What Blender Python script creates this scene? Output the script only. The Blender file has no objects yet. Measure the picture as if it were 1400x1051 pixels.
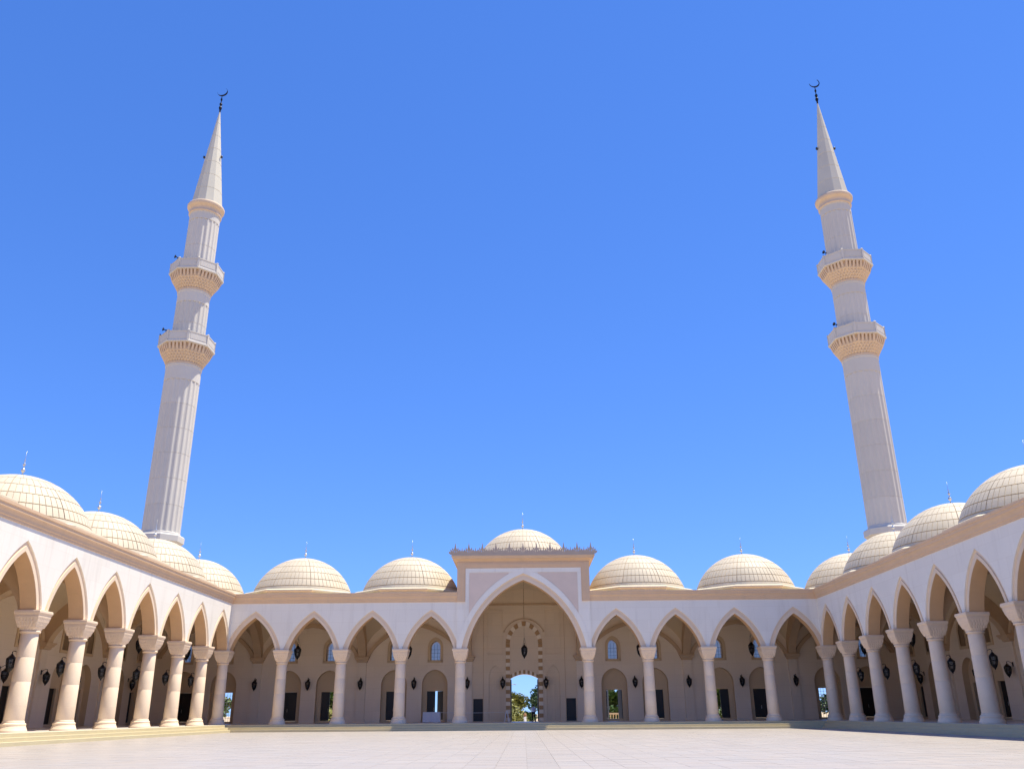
import bpy, math, random
from math import sin, cos, pi, sqrt, radians
from mathutils import Vector, Matrix
random.seed(7)
SC = bpy.context.scene
COL = SC.collection

# ------------------------------------------------------------------ camera
YAW, PITCH, ROLL = 0.0104, 0.3667, -0.0077
right = Vector((cos(YAW), sin(YAW), 0)); fwd = Vector((-sin(YAW)*cos(PITCH), cos(YAW)*cos(PITCH), sin(PITCH)))
up = right.cross(fwd)
r2 = right*cos(ROLL) + up*sin(ROLL); u2 = up*cos(ROLL) - right*sin(ROLL)
cd = bpy.data.cameras.new('camera'); cam = bpy.data.objects.new('camera', cd); COL.objects.link(cam)
cam.matrix_world = Matrix(((r2.x, u2.x, -fwd.x, -0.075), (r2.y, u2.y, -fwd.y, 0.0), (r2.z, u2.z, -fwd.z, 0.815), (0, 0, 0, 1)))
cd.sensor_width = 36.0; cd.lens = 1170.9/1400*36.0; cd.clip_start = 0.1; cd.clip_end = 6000
SC.camera = cam

# ------------------------------------------------------------------ world, sun, exposure
SUN_EL, SUN_AZ = radians(71.5), radians(78)        # azimuth from +Y towards +X
w = bpy.data.worlds.new('World'); SC.world = w; w.use_nodes = True
nt = w.node_tree; nt.nodes.clear()
sky = nt.nodes.new('ShaderNodeTexSky'); sky.sky_type = 'NISHITA'; sky.sun_disc = False
sky.sun_elevation = SUN_EL; sky.sun_rotation = SUN_AZ
sky.altitude = 2000; sky.air_density = 1.0; sky.dust_density = 0.0; sky.ozone_density = 8.0
hs = nt.nodes.new('ShaderNodeHueSaturation'); hs.inputs['Saturation'].default_value = 1.17; hs.inputs['Hue'].default_value = 0.511
bg = nt.nodes.new('ShaderNodeBackground'); bg.inputs['Strength'].default_value = 0.125
wo = nt.nodes.new('ShaderNodeOutputWorld')
# highlight shoulder for the whole sky (film-like): c / (0.5 + c/2m), so the hazy horizon keeps its blue
vm = nt.nodes.new('ShaderNodeVectorMath'); vm.operation = 'MULTIPLY_ADD'; vm.inputs[1].default_value = (0.5/2.0, 0.5/3.5, 0.5/7.0); vm.inputs[2].default_value = (0.5, 0.5, 0.5)
vd = nt.nodes.new('ShaderNodeVectorMath'); vd.operation = 'DIVIDE'
nt.links.new(sky.outputs[0], vm.inputs[0]); nt.links.new(sky.outputs[0], vd.inputs[0]); nt.links.new(vm.outputs[0], vd.inputs[1])
nt.links.new(vd.outputs[0], hs.inputs['Color']); nt.links.new(hs.outputs[0], bg.inputs['Color']); nt.links.new(bg.outputs[0], wo.inputs['Surface'])
sd = bpy.data.lights.new('sun', 'SUN'); sd.energy = 5.0; sd.angle = radians(0.53); sd.color = (1.0, 0.94, 0.785)
sun = bpy.data.objects.new('sun', sd); COL.objects.link(sun)
S = Vector((sin(SUN_AZ)*cos(SUN_EL), cos(SUN_AZ)*cos(SUN_EL), sin(SUN_EL)))
sun.rotation_euler = S.to_track_quat('Z', 'Y').to_euler(); sun.location = (40, 40, 120)
SC.view_settings.view_transform = 'Standard'; SC.view_settings.look = 'None'
SC.view_settings.exposure = 0.64; SC.view_settings.gamma = 1.0; SC.view_settings.use_curve_mapping = False
SC.cycles.use_denoising = True; SC.cycles.max_bounces = 10; SC.cycles.diffuse_bounces = 7; SC.cycles.transparent_max_bounces = 12
SC.cycles.sample_clamp_indirect = 8.0

# ------------------------------------------------------------------ materials
def nmat(name):
    m = bpy.data.materials.new(name); m.use_nodes = True
    t = m.node_tree; t.nodes.clear()
    o = t.nodes.new('ShaderNodeOutputMaterial'); b = t.nodes.new('ShaderNodeBsdfPrincipled')
    t.links.new(b.outputs[0], o.inputs['Surface'])
    return m, t, b
def N(t, kind, **kw):
    n = t.nodes.new(kind)
    for k, v in kw.items(): setattr(n, k, v)
    return n
def mathn(t, op, a, b=None):
    n = N(t, 'ShaderNodeMath', operation=op)
    for i, x in enumerate((a, b)):
        if x is None: continue
        if isinstance(x, (int, float)): n.inputs[i].default_value = x
        else: t.links.new(x, n.inputs[i])
    return n.outputs[0]
def mix(t, f, a, b, mode='MIX'):
    n = N(t, 'ShaderNodeMix', data_type='RGBA', blend_type=mode)
    for idx, x in ((0, f), (6, a), (7, b)):
        if isinstance(x, (int, float)): n.inputs[idx].default_value = x
        elif isinstance(x, tuple): n.inputs[idx].default_value = x + (1,) if len(x) == 3 else x
        else: t.links.new(x, n.inputs[idx])
    return n.outputs[2]
def stone(name, col, var=0.10, scale=0.6, rough=0.7, blocks=None, bump=0.25, streak=0.0, grain=14.0, mort=0.82, attr=None, stain=(0.45, 0.36, 0.28), rnd_amp=0.07):
    """stone: large tone drift, fine grain, optional coursed blocks (u along, z up), optional rain streaks"""
    m, t, b = nmat(name)
    tc = N(t, 'ShaderNodeTexCoord'); oi = N(t, 'ShaderNodeObjectInfo')
    off = N(t, 'ShaderNodeVectorMath', operation='ADD')
    sc = N(t, 'ShaderNodeVectorMath', operation='SCALE'); sc.inputs['Scale'].default_value = 37.0
    cmb = N(t, 'ShaderNodeCombineXYZ')
    for i in range(3): t.links.new(oi.outputs['Random'], cmb.inputs[i])
    t.links.new(cmb.outputs[0], sc.inputs[0]); t.links.new(tc.outputs['Object'], off.inputs[0]); t.links.new(sc.outputs[0], off.inputs[1])
    n1 = N(t, 'ShaderNodeTexNoise'); n1.inputs['Scale'].default_value = scale; n1.inputs['Detail'].default_value = 5
    n2 = N(t, 'ShaderNodeTexNoise'); n2.inputs['Scale'].default_value = grain; n2.inputs['Detail'].default_value = 6
    t.links.new(off.outputs[0], n1.inputs['Vector']); t.links.new(off.outputs[0], n2.inputs['Vector'])
    f1 = mathn(t, 'MULTIPLY_ADD', n1.outputs[0], 2*var); f1.node.inputs[2].default_value = 1 - var
    f2 = mathn(t, 'MULTIPLY_ADD', n2.outputs[0], var*0.9); f2.node.inputs[2].default_value = 1 - var*0.45
    f = mathn(t, 'MULTIPLY', f1, f2)
    rnd = mathn(t, 'MULTIPLY_ADD', oi.outputs['Random'], rnd_amp); rnd.node.inputs[2].default_value = 1 - rnd_amp/2
    f = mathn(t, 'MULTIPLY', f, rnd)
    hgt = n2.outputs[0]
    c = mix(t, 1.0, tuple(col), f, 'MULTIPLY')
    if blocks:
        bw, bh = blocks
        sx = N(t, 'ShaderNodeSeparateXYZ'); t.links.new(tc.outputs['Object'], sx.inputs[0])
        cx = N(t, 'ShaderNodeCombineXYZ'); t.links.new(mathn(t, 'ADD', sx.outputs[0], sx.outputs[1]), cx.inputs[0]); t.links.new(sx.outputs[2], cx.inputs[1])
        br = N(t, 'ShaderNodeTexBrick'); t.links.new(cx.outputs[0], br.inputs['Vector'])
        br.inputs['Scale'].default_value = 1.0; br.inputs['Brick Width'].default_value = bw; br.inputs['Row Height'].default_value = bh
        br.inputs['Mortar Size'].default_value = 0.012; br.inputs['Mortar Smooth'].default_value = 0.1; br.inputs['Bias'].default_value = 0.0
        br.inputs['Color1'].default_value = (1, 1, 1, 1); br.inputs['Color2'].default_value = (0.965, 0.96, 0.955, 1); br.inputs['Mortar'].default_value = (mort, mort*.98, mort*.95, 1)
        c = mix(t, 1.0, c, br.outputs['Color'], 'MULTIPLY')
    if streak > 0:
        mp = N(t, 'ShaderNodeMapping'); mp.inputs['Scale'].default_value = (0.9, 0.9, 0.10); t.links.new(off.outputs[0], mp.inputs[0])
        n3 = N(t, 'ShaderNodeTexNoise'); n3.inputs['Scale'].default_value = 1.6; n3.inputs['Detail'].default_value = 8; n3.inputs['Roughness'].default_value = 0.65
        t.links.new(mp.outputs[0], n3.inputs['Vector'])
        rp = N(t, 'ShaderNodeValToRGB'); rp.color_ramp.elements[0].position = 0.52; rp.color_ramp.elements[1].position = 0.80
        t.links.new(n3.outputs[0], rp.inputs[0])
        c = mix(t, mathn(t, 'MULTIPLY', rp.outputs[0], streak), c, stain)
    if attr:
        at = N(t, 'ShaderNodeAttribute', attribute_name=attr); c = mix(t, 1.0, c, at.outputs['Color'], 'MULTIPLY')
    t.links.new(c, b.inputs['Base Color'])
    b.inputs['Roughness'].default_value = rough; b.inputs['Specular IOR Level'].default_value = 0.3
    bp = N(t, 'ShaderNodeBump'); bp.inputs['Strength'].default_value = bump; bp.inputs['Distance'].default_value = 0.02
    t.links.new(hgt, bp.inputs['Height']); t.links.new(bp.outputs[0], b.inputs['Normal'])
    return m
def plain(name, col, rough=0.5, metal=0.0, var=0.15, scale=4.0):
    m, t, b = nmat(name)
    tc = N(t, 'ShaderNodeTexCoord'); n = N(t, 'ShaderNodeTexNoise'); n.inputs['Scale'].default_value = scale; n.inputs['Detail'].default_value = 4
    t.links.new(tc.outputs['Object'], n.inputs['Vector'])
    f = mathn(t, 'MULTIPLY_ADD', n.outputs[0], 2*var); f.node.inputs[2].default_value = 1 - var
    t.links.new(mix(t, 1.0, tuple(col), f, 'MULTIPLY'), b.inputs['Base Color'])
    b.inputs['Roughness'].default_value = rough; b.inputs['Metallic'].default_value = metal
    return m
M = {}
M['wall'] = stone('white_limestone', (0.85, 0.785, 0.68), 0.05, 0.35, 0.75, blocks=(2.4, 1.2), streak=0.40, mort=0.92, stain=(0.55, 0.47, 0.38))
M['trim'] = stone('beige_trim_stone', (0.80, 0.62, 0.435), 0.07, 0.9, 0.7)
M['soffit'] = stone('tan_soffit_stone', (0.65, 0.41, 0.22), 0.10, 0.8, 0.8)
M['cornice'] = stone('tan_cornice_stone', (0.70, 0.475, 0.29), 0.09, 0.8, 0.7, streak=0.25)
M['column'] = stone('peach_column_stone', (0.83, 0.65, 0.46), 0.11, 1.1, 0.5, streak=0.22, stain=(0.60, 0.42, 0.27), rnd_amp=0.03)
M['capital'] = stone('carved_capital_stone', (0.80, 0.61, 0.425), 0.10, 2.0, 0.7)
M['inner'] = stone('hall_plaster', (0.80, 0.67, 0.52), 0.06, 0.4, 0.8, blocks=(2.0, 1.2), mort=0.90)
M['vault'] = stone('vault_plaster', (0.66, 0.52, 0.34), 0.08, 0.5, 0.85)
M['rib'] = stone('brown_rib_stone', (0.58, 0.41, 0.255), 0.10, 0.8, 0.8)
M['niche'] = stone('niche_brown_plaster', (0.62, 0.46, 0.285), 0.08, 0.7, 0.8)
M['portal'] = stone('portal_sandstone', (0.76, 0.61, 0.43), 0.07, 0.5, 0.8, blocks=(2.4, 1.3), mort=0.88)
M['ablaq_dark'] = stone('brown_voussoir_stone', (0.46, 0.28, 0.13), 0.12, 1.5, 0.8)
M['ablaq_pale'] = stone('cream_voussoir_stone', (0.86, 0.73, 0.55), 0.08, 1.5, 0.8)
M['spandrel'] = stone('rose_spandrel_stone', (0.74, 0.58, 0.46), 0.08, 1.0, 0.75)
M['crest'] = stone('weathered_crest_stone', (0.50, 0.38, 0.28), 0.12, 1.5, 0.8)
M['dome'] = stone('cream_dome_panel', (0.58, 0.49, 0.355), 0.07, 0.5, 0.6, streak=0.30, stain=(0.42, 0.33, 0.21), rnd_amp=0.14)
M['domecore'] = stone('dome_joint_mortar', (0.47, 0.36, 0.25), 0.12, 1.0, 0.9)
M['eave'] = stone('dome_eave_plaster', (0.62, 0.54, 0.39), 0.06, 0.8, 0.7, streak=0.2)
M['minaret'] = stone('minaret_stone', (0.59, 0.55, 0.485), 0.05, 0.3, 0.7, streak=0.12)
M['corbel'] = stone('minaret_corbel_stone', (0.62, 0.475, 0.34), 0.10, 0.9, 0.75)
M['spire'] = stone('spire_stone', (0.57, 0.53, 0.435), 0.07, 0.5, 0.65)
M['paving'] = stone('pale_marble_paving', (0.385, 0.342, 0.302), 0.06, 0.25, 0.42, attr='tone', bump=0.08, grain=5.0)
M['joint'] = stone('paving_joint', (0.36, 0.32, 0.28), 0.08, 1.0, 0.9)
M['step'] = stone('yellow_step_stone', (0.56, 0.48, 0.30), 0.10, 1.2, 0.6, streak=0.1)
M['floor'] = stone('gallery_floor_marble', (0.66, 0.60, 0.52), 0.07, 0.5, 0.35, bump=0.05)
M['sand'] = stone('sandy_ground', (0.46, 0.35, 0.22), 0.18, 0.08, 0.95, grain=3.0)
M['bronze'] = plain('dark_bronze', (0.018, 0.015, 0.014), 0.45, 0.6)
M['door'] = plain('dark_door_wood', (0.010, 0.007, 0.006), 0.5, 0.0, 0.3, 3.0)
M['black'] = plain('black_plastic', (0.02, 0.02, 0.022), 0.5)
M['silver'] = plain('pale_finial_metal', (0.62, 0.60, 0.56), 0.35, 0.7)
M['white'] = plain('white_cloth', (0.72, 0.72, 0.76), 0.85, 0.0, 0.05)
M['whitepaint'] = plain('white_paint', (0.78, 0.78, 0.78), 0.5, 0.0, 0.05)
M['cream'] = plain('cream_concrete', (0.66, 0.54, 0.36), 0.8, 0.0, 0.1)
M['shirt'] = plain('pale_blue_shirt', (0.56, 0.60, 0.80), 0.9, 0.0, 0.08)
M['trouser'] = plain('dark_trousers', (0.02, 0.02, 0.028), 0.9)
M['skin'] = plain('skin', (0.42, 0.25, 0.17), 0.6, 0.0, 0.05)
M['hair'] = plain('black_hair', (0.012, 0.010, 0.009), 0.6)
M['bark'] = plain('tree_bark', (0.14, 0.10, 0.065), 0.9, 0.0, 0.3)
M['terracotta'] = plain('brown_cap', (0.30, 0.15, 0.07), 0.8)
def leafmat(name, col):
    m, t, b = nmat(name)
    oi = N(t, 'ShaderNodeNewGeometry')
    hsv = N(t, 'ShaderNodeHueSaturation'); hsv.inputs['Color'].default_value = col + (1,)
    v = mathn(t, 'MULTIPLY_ADD', oi.outputs['Random Per Island'], 0.9); v.node.inputs[2].default_value = 0.55
    t.links.new(v, hsv.inputs['Value']); t.links.new(hsv.outputs[0], b.inputs['Base Color'])
    b.inputs['Roughness'].default_value = 0.55
    return m
M['leaf'] = leafmat('green_leaf', (0.075, 0.13, 0.03)); M['leaf_dark'] = leafmat('dark_leaf', (0.035, 0.075, 0.022)); M['leaf_yellow'] = leafmat('yellow_green_leaf', (0.22, 0.22, 0.05))
def glassmat(name, col, alpha):
    m = bpy.data.materials.new(name); m.use_nodes = True; t = m.node_tree; t.nodes.clear()
    o = t.nodes.new('ShaderNodeOutputMaterial'); tr = N(t, 'ShaderNodeBsdfTransparent'); tr.inputs[0].default_value = (0.86, 0.90, 0.93, 1)
    g = N(t, 'ShaderNodeBsdfPrincipled'); g.inputs['Base Color'].default_value = col + (1,); g.inputs['Roughness'].default_value = 0.12
    mx = N(t, 'ShaderNodeMixShader'); mx.inputs[0].default_value = alpha
    t.links.new(tr.outputs[0], mx.inputs[1]); t.links.new(g.outputs[0], mx.inputs[2]); t.links.new(mx.outputs[0], o.inputs['Surface'])
    return m
M['glass'] = glassmat('window_glass', (0.55, 0.54, 0.54), 0.80)
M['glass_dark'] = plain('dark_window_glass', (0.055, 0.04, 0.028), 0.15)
M['lantern_glass'] = glassmat('lantern_glass', (0.05, 0.05, 0.055), 0.72)

# ------------------------------------------------------------------ mesh helpers
class MB:
    def __init__(s): s.v = []; s.f = []
    def quad(s, a, b, c, d): n = len(s.v); s.v += [a, b, c, d]; s.f.append((n, n+1, n+2, n+3))
    def tri(s, a, b, c): n = len(s.v); s.v += [a, b, c]; s.f.append((n, n+1, n+2))
    def poly(s, pts): n = len(s.v); s.v += list(pts); s.f.append(tuple(range(n, n+len(pts))))
    def box(s, x0, x1, y0, y1, z0, z1):
        n = len(s.v)
        s.v += [(x0,y0,z0),(x1,y0,z0),(x1,y1,z0),(x0,y1,z0),(x0,y0,z1),(x1,y0,z1),(x1,y1,z1),(x0,y1,z1)]
        s.f += [(n,n+3,n+2,n+1),(n+4,n+5,n+6,n+7),(n,n+1,n+5,n+4),(n+1,n+2,n+6,n+5),(n+2,n+3,n+7,n+6),(n+3,n,n+4,n+7)]
    def rings(s, rs, closed=True, cap0=False, cap1=False):
        """loft a list of equal-length vertex rings"""
        n0 = len(s.v); k = len(rs[0])
        for r in rs: s.v += list(r)
        for i in range(len(rs)-1):
            for j in range(k if closed else k-1):
                a = n0+i*k+j; b = n0+i*k+(j+1) % k
                s.f.append((a, b, b+k, a+k))
        if cap0: s.f.append(tuple(n0+j for j in reversed(range(k))))
        if cap1: s.f.append(tuple(n0+(len(rs)-1)*k+j for j in range(k)))
    def lathe(s, prof, seg=16, c=(0, 0, 0), rot=0.0, cap0=True, cap1=True, apoth=False):
        q = 1/cos(pi/seg) if apoth else 1
        s.rings([[(c[0]+r*q*cos(rot+2*pi*j/seg), c[1]+r*q*sin(rot+2*pi*j/seg), c[2]+z) for j in range(seg)] for r, z in prof], True, cap0, cap1)
    def tube(s, pts, r, seg=6):
        rs = []
        for i, p in enumerate(pts):
            p = Vector(p); d = Vector(pts[min(i+1, len(pts)-1)]) - Vector(pts[max(i-1, 0)]); d.normalize()
            a = d.orthogonal().normalized(); b = d.cross(a)
            rr = r[i] if isinstance(r, (list, tuple)) else r
            rs.append([tuple(p + (a*cos(2*pi*j/seg)+b*sin(2*pi*j/seg))*rr) for j in range(seg)])
        s.rings(rs, True, True, True)
    def mesh(s, name, mat, smooth=False, weld=True):
        me = bpy.data.meshes.new(name); me.from_pydata(s.v, [], s.f)
        if weld:
            import bmesh
            bm = bmesh.new(); bm.from_mesh(me); bmesh.ops.remove_doubles(bm, verts=bm.verts, dist=0.0005)
            bmesh.ops.recalc_face_normals(bm, faces=bm.faces) if weld == 'n' else None
            bm.to_mesh(me); bm.free()
        me.materials.append(M[mat])
        if smooth:
            for p in me.polygons: p.use_smooth = True
        return me
    def build(s, name, mat, parent=None, smooth=False, loc=None, weld=True):
        return place(name, s.mesh(name, mat, smooth, weld), parent, loc)
def place(name, me, parent=None, loc=None, rz=0.0):
    o = bpy.data.objects.new(name, me); COL.objects.link(o)
    if parent is not None: o.parent = parent
    if loc is not None: o.location = loc
    if rz: o.rotation_euler = (0, 0, rz)
    return o
def empty(name, loc=(0, 0, 0), rz=0.0, parent=None):
    o = bpy.data.objects.new(name, None); COL.objects.link(o); o.location = loc; o.rotation_euler = (0, 0, rz); o.empty_display_size = 0.3
    if parent is not None: o.parent = parent
    return o
def tag(o, label, cat, group=None):
    o['label'] = label; o['category'] = cat
    if group: o['group'] = group
    return o
def struct(o): o['kind'] = 'structure'; return o
def copy_tree(o, parent=None):
    c = o.copy(); COL.objects.link(c)
    if parent is not None: c.parent = parent
    for ch in list(o.children): copy_tree(ch, c)
    return c

# ---- openings: pointed profile above a spring line
def pointed(a, h):
    R = (a*a + h*h)/(2*a); k = R - a
    return lambda x: sqrt(max(0.0, R*R - (abs(x)+k)**2))
def keel(a, h, tdeg):
    """pointed arch of two flat arcs, leaning in from the springing at tdeg"""
    t = radians(tdeg); d = t - math.atan2(h, a); R = math.hypot(a, h)/2/sin(d); cx, cz = a - R*sin(t), -R*cos(t)
    return lambda x: max(0.0, cz + sqrt(max(0.0, R*R - (min(abs(x), a)-cx)**2)))
def soft(a, r, p=1.5, q=0.7): return lambda x: r*max(0.0, 1-abs(x/a)**p)**q
class Op:
    def __init__(s, u, hw, zb, zs, fn, n=16): s.u, s.hw, s.zb, s.zs, s.fn, s.n = u, hw, zb, zs, fn, n
    def us(s): return [s.u + s.hw*(-cos(pi*i/s.n)) for i in range(s.n+1)]
    def top(s, u): return s.zs + s.fn(u - s.u)
    def path(s): return [(u, s.top(u)) for u in s.us()]
    def outline(s): return [(s.u-s.hw, s.zb)] + s.path() + [(s.u+s.hw, s.zb)]
def rect(u, hw, zb, zt): return Op(u, hw, zb, zt, lambda x: 0.0, 2)
def sheet(mb, ops, u0, u1, z0, z1, v, z1fn=None):
    bs = sorted({round(x, 5) for o in ops for x in o.us() if u0 < x < u1} | {u0, u1})
    for a, b in zip(bs, bs[1:]):
        if b - a < 1e-4: continue
        mid = (a+b)/2; cov = sorted([o for o in ops if abs(mid-o.u) < o.hw], key=lambda o: o.zb)
        lo = (z0, z0)
        for o in cov:
            if o.zb > max(lo)+1e-6: mb.quad((a, v, lo[0]), (b, v, lo[1]), (b, v, o.zb), (a, v, o.zb))
            lo = (o.top(a), o.top(b))
        mb.quad((a, v, lo[0]), (b, v, lo[1]), (b, v, z1), (a, v, z1))
def lining(mb, op, v0, v1, sill=True):
    p = op.outline()
    for (a, za), (b, zb) in zip(p, p[1:]): mb.quad((a, v0, za), (b, v0, zb), (b, v1, zb), (a, v1, za))
    if sill: mb.quad((op.u-op.hw, v0, op.zb), (op.u+op.hw, v0, op.zb), (op.u+op.hw, v1, op.zb), (op.u-op.hw, v1, op.zb))
def plate(mb, op, v, hole=None):
    us = sorted({round(x, 5) for x in op.us()} | ({round(x, 5) for x in hole.us()} if hole else set()))
    for a, b in zip(us, us[1:]):
        mid = (a+b)/2
        if hole and abs(mid-hole.u) < hole.hw:
            if hole.zb > op.zb + 1e-4: mb.quad((a, v, op.zb), (b, v, op.zb), (b, v, hole.zb), (a, v, hole.zb))
            mb.quad((a, v, hole.top(a)), (b, v, hole.top(b)), (b, v, op.top(b)), (a, v, op.top(a)))
        else: mb.quad((a, v, op.zb), (b, v, op.zb), (b, v, op.top(b)), (a, v, op.top(a)))
def archring(mb, inner, outer, v0, v1, ends=True):
    """solid band between two profiles sampled alike: lists of (u,z)"""
    for i in range(len(inner)-1):
        (a, za), (b, zb) = inner[i], inner[i+1]; (c, zc), (d, zd) = outer[i], outer[i+1]
        mb.quad((a, v0, za), (b, v0, zb), (d, v0, zd), (c, v0, zc)); mb.quad((b, v1, zb), (a, v1, za), (c, v1, zc), (d, v1, zd))
        mb.quad((b, v0, zb), (a, v0, za), (a, v1, za), (b, v1, zb)); mb.quad((c, v0, zc), (d, v0, zd), (d, v1, zd), (c, v1, zc))
    if ends:
        for i in (0, -1):
            (a, za), (c, zc) = inner[i], outer[i]; mb.quad((a, v0, za), (c, v0, zc), (c, v1, zc), (a, v1, za))
def offset_path(op, d): # same sampling, widened arch
    o2 = Op(op.u, op.hw+d, op.zb, op.zs, None, op.n)
    h = op.fn(0) + d*1.19
    o2.fn = keel(op.hw+d, h, 79 if op.hw > 4 else 75); return o2

# ================================================================== ground, court, platforms
D, W = 90.08, 30.3
SPR, CT = 6.96, 12.2
g = MB(); g.quad((-3000, -3000, -0.72), (3000, -3000, -0.72), (3000, 3000, -0.72), (-3000, 3000, -0.72))
struct(g.build('ground', 'sand'))
g = MB(); g.box(-28.6, 28.6, -45, 88.3, -0.716, -0.675)
court = struct(g.build('courtyard', 'joint'))
def paving(x0, x1, y0, y1, sx, sy, z):
    vs, fs, tone = [], [], []
    ny = int(round((y1-y0)/sy)); nx = int(round((x1-x0)/sx)); dx = (x1-x0)/nx; dy = (y1-y0)/ny
    for j in range(ny):
        for i in range(nx):
            gp = 0.004; h = z + random.uniform(-0.0015, 0.0015); a, b = x0+i*dx+gp, x0+(i+1)*dx-gp; c, d = y0+j*dy+gp, y0+(j+1)*dy-gp
            n = len(vs); vs += [(a,c,h),(b,c,h),(b,d,h),(a,d,h),(a,c,z-.02),(b,c,z-.02),(b,d,z-.02),(a,d,z-.02)]
            fs += [(n,n+1,n+2,n+3),(n,n+4,n+5,n+1),(n+1,n+5,n+6,n+2),(n+2,n+6,n+7,n+3),(n+3,n+7,n+4,n)]
            band = 0.975 if (j % 10 == 0 or i % 10 == 0) else 1.0
            tn = band*random.uniform(0.955, 1.03); wm = random.uniform(-0.02, 0.02)
            tone += [(tn+wm, tn, tn-wm, 1)]*8
    me = bpy.data.meshes.new('paving_slabs'); me.from_pydata(vs, [], fs); me.materials.append(M['paving'])
    at = me.color_attributes.new('tone', 'FLOAT_COLOR', 'POINT'); at.data.foreach_set('color', [c for q in tone for c in q])
    o = place('paving_slab', me, court); o['kind'] = 'stuff'; return o
paving(-28.46, 28.46, 6, 88.24, 0.95, 0.6, -0.66)

plat = MB()
E0 = W - 1.12
plat.box(-42.35, 42.35, D-1.12, 104.0, -0.716, 0)
plat.box(-42.35, -E0, 26, D-1.12, -0.716, 0); plat.box(E0, 42.35, 26, D-1.12, -0.716, 0)
platform = struct(plat.build('platform', 'floor'))
for k, (off, zt) in enumerate(((0.30, -0.001), (0.64, -0.22), (0.98, -0.44))):
    prev = (0.0, 0.30, 0.64)[k]
    xa, xb = E0-off, E0-prev; ya, yb = D-1.12-off, D-1.12-prev
    if k == 0: zt = 0.004
    for bx in ((-xb, -xa, 26, ya), (xa, xb, 26, ya), (-xb, xb, ya, yb)):
        # slab-like step: tread with a slight nosing over the riser
        s = MB(); s.box(bx[0], bx[1], bx[2], bx[3], -0.716, zt); o = s.build('step', 'step', platform)
        md = o.modifiers.new('bevel', 'BEVEL'); md.width = 0.018; md.segments = 2

# ================================================================== column
def column_meshes():
    b = MB()
    b.lathe([(0.80, 0.0), (0.80, 0.10), (0.785, 0.13), (0.77, 0.15), (0.72, 0.28), (0.685, 0.36), (0.70, 0.38), (0.70, 0.46), (0.675, 0.48), (0.61, 0.52), (0.60, 0.55), (0.60, 0.60), (0.565, 0.65)], 32)
    d1 = MB(); d1.lathe([(0.555, 0.645), (0.562, 0.66), (0.556, 1.43), (0.545, 1.442)], 32)
    prof = [(0.545, 1.440), (0.553, 1.455)]
    for i in range(1, 9):
        t = i/8; prof.append((0.553 - 0.053*t - 0.012*sin(pi*t)*-1, 1.455 + 4.15*t))
    uppers = []
    for q in range(3):
        z0, z1 = 1.440 + 1.393*q, 1.440 + 1.393*(q+1)
        rr = lambda z: 0.556 - 0.055*(z-1.44)/4.18
        d2 = MB(); d2.lathe([(rr(z0)-0.010, z0), (rr(z0), z0+0.014), (rr(z1), z1-0.014), (rr(z1)-0.010, z1)], 32); uppers.append(d2)
    c = MB()
    # necking ring, ribbed flare from round to square, abacus
    c.lathe([(0.50, 5.60), (0.56, 5.62), (0.59, 5.67), (0.59, 5.72), (0.54, 5.77), (0.525, 5.82)], 32, cap1=False)
    rings = []
    nseg = 96
    tiers = [(0.55, 0.58, 5.78, 5.94, 0.45), (0.595, 0.63, 5.94, 6.12, 0.85), (0.645, 0.685, 6.12, 6.33, 1.0), (0.70, 0.735, 6.33, 6.56, 1.0), (0.74, 0.74, 6.56, 6.62, 1.0)]
    for k, (h0, h1, z0, z1, q_) in enumerate(tiers):
        for f_, hh_ in ((0.02, h0), (0.55, (h0+h1)/2), (0.80, h1), (0.98, h1)):
            ring = []
            for j in range(nseg):
                a = 2*pi*j/nseg; sq = 1/max(abs(cos(a)), abs(sin(a)))
                rad = hh_*((1-q_) + q_*min(sq, 1.40))
                cell = abs(sin((a*24 + (pi/2 if k % 2 else 0))/2)); dent = 0.045*(1-f_)*(1-cell) if k < 4 else 0
                ring.append(((rad-dent)*cos(a), (rad-dent)*sin(a), z0+(z1-z0)*f_))
            rings.append(ring)
    c.rings(rings, True, False, True)
    def sqr(h, z): return [(-h, -h, z), (h, -h, z), (h, h, z), (-h, h, z)]
    c.rings([sqr(h, z) for h, z in ((0.70, 6.60), (0.74, 6.63), (0.74, 6.70), (0.77, 6.72), (0.80, 6.80), (0.80, 6.90), (0.78, 6.92), (0.78, 6.955))], True, True, True)
    return [('base', b.mesh('column_base', 'column', True)), ('drum', d1.mesh('lower_drum', 'column', True)), *[('drum', d2.mesh('upper_drum', 'column', True)) for d2 in uppers], ('capital', c.mesh('column_capital', 'capital'))]
CM = column_meshes()
for k in range(5):
    me = CM[k][1]
    me.set_sharp_from_angle(angle=radians(35))
def column(parent, u, v=0.0):
    e = empty('column', (u, v, 0), 0, parent)
    for n, me in CM: place(n, me, e)
    return e

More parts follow.
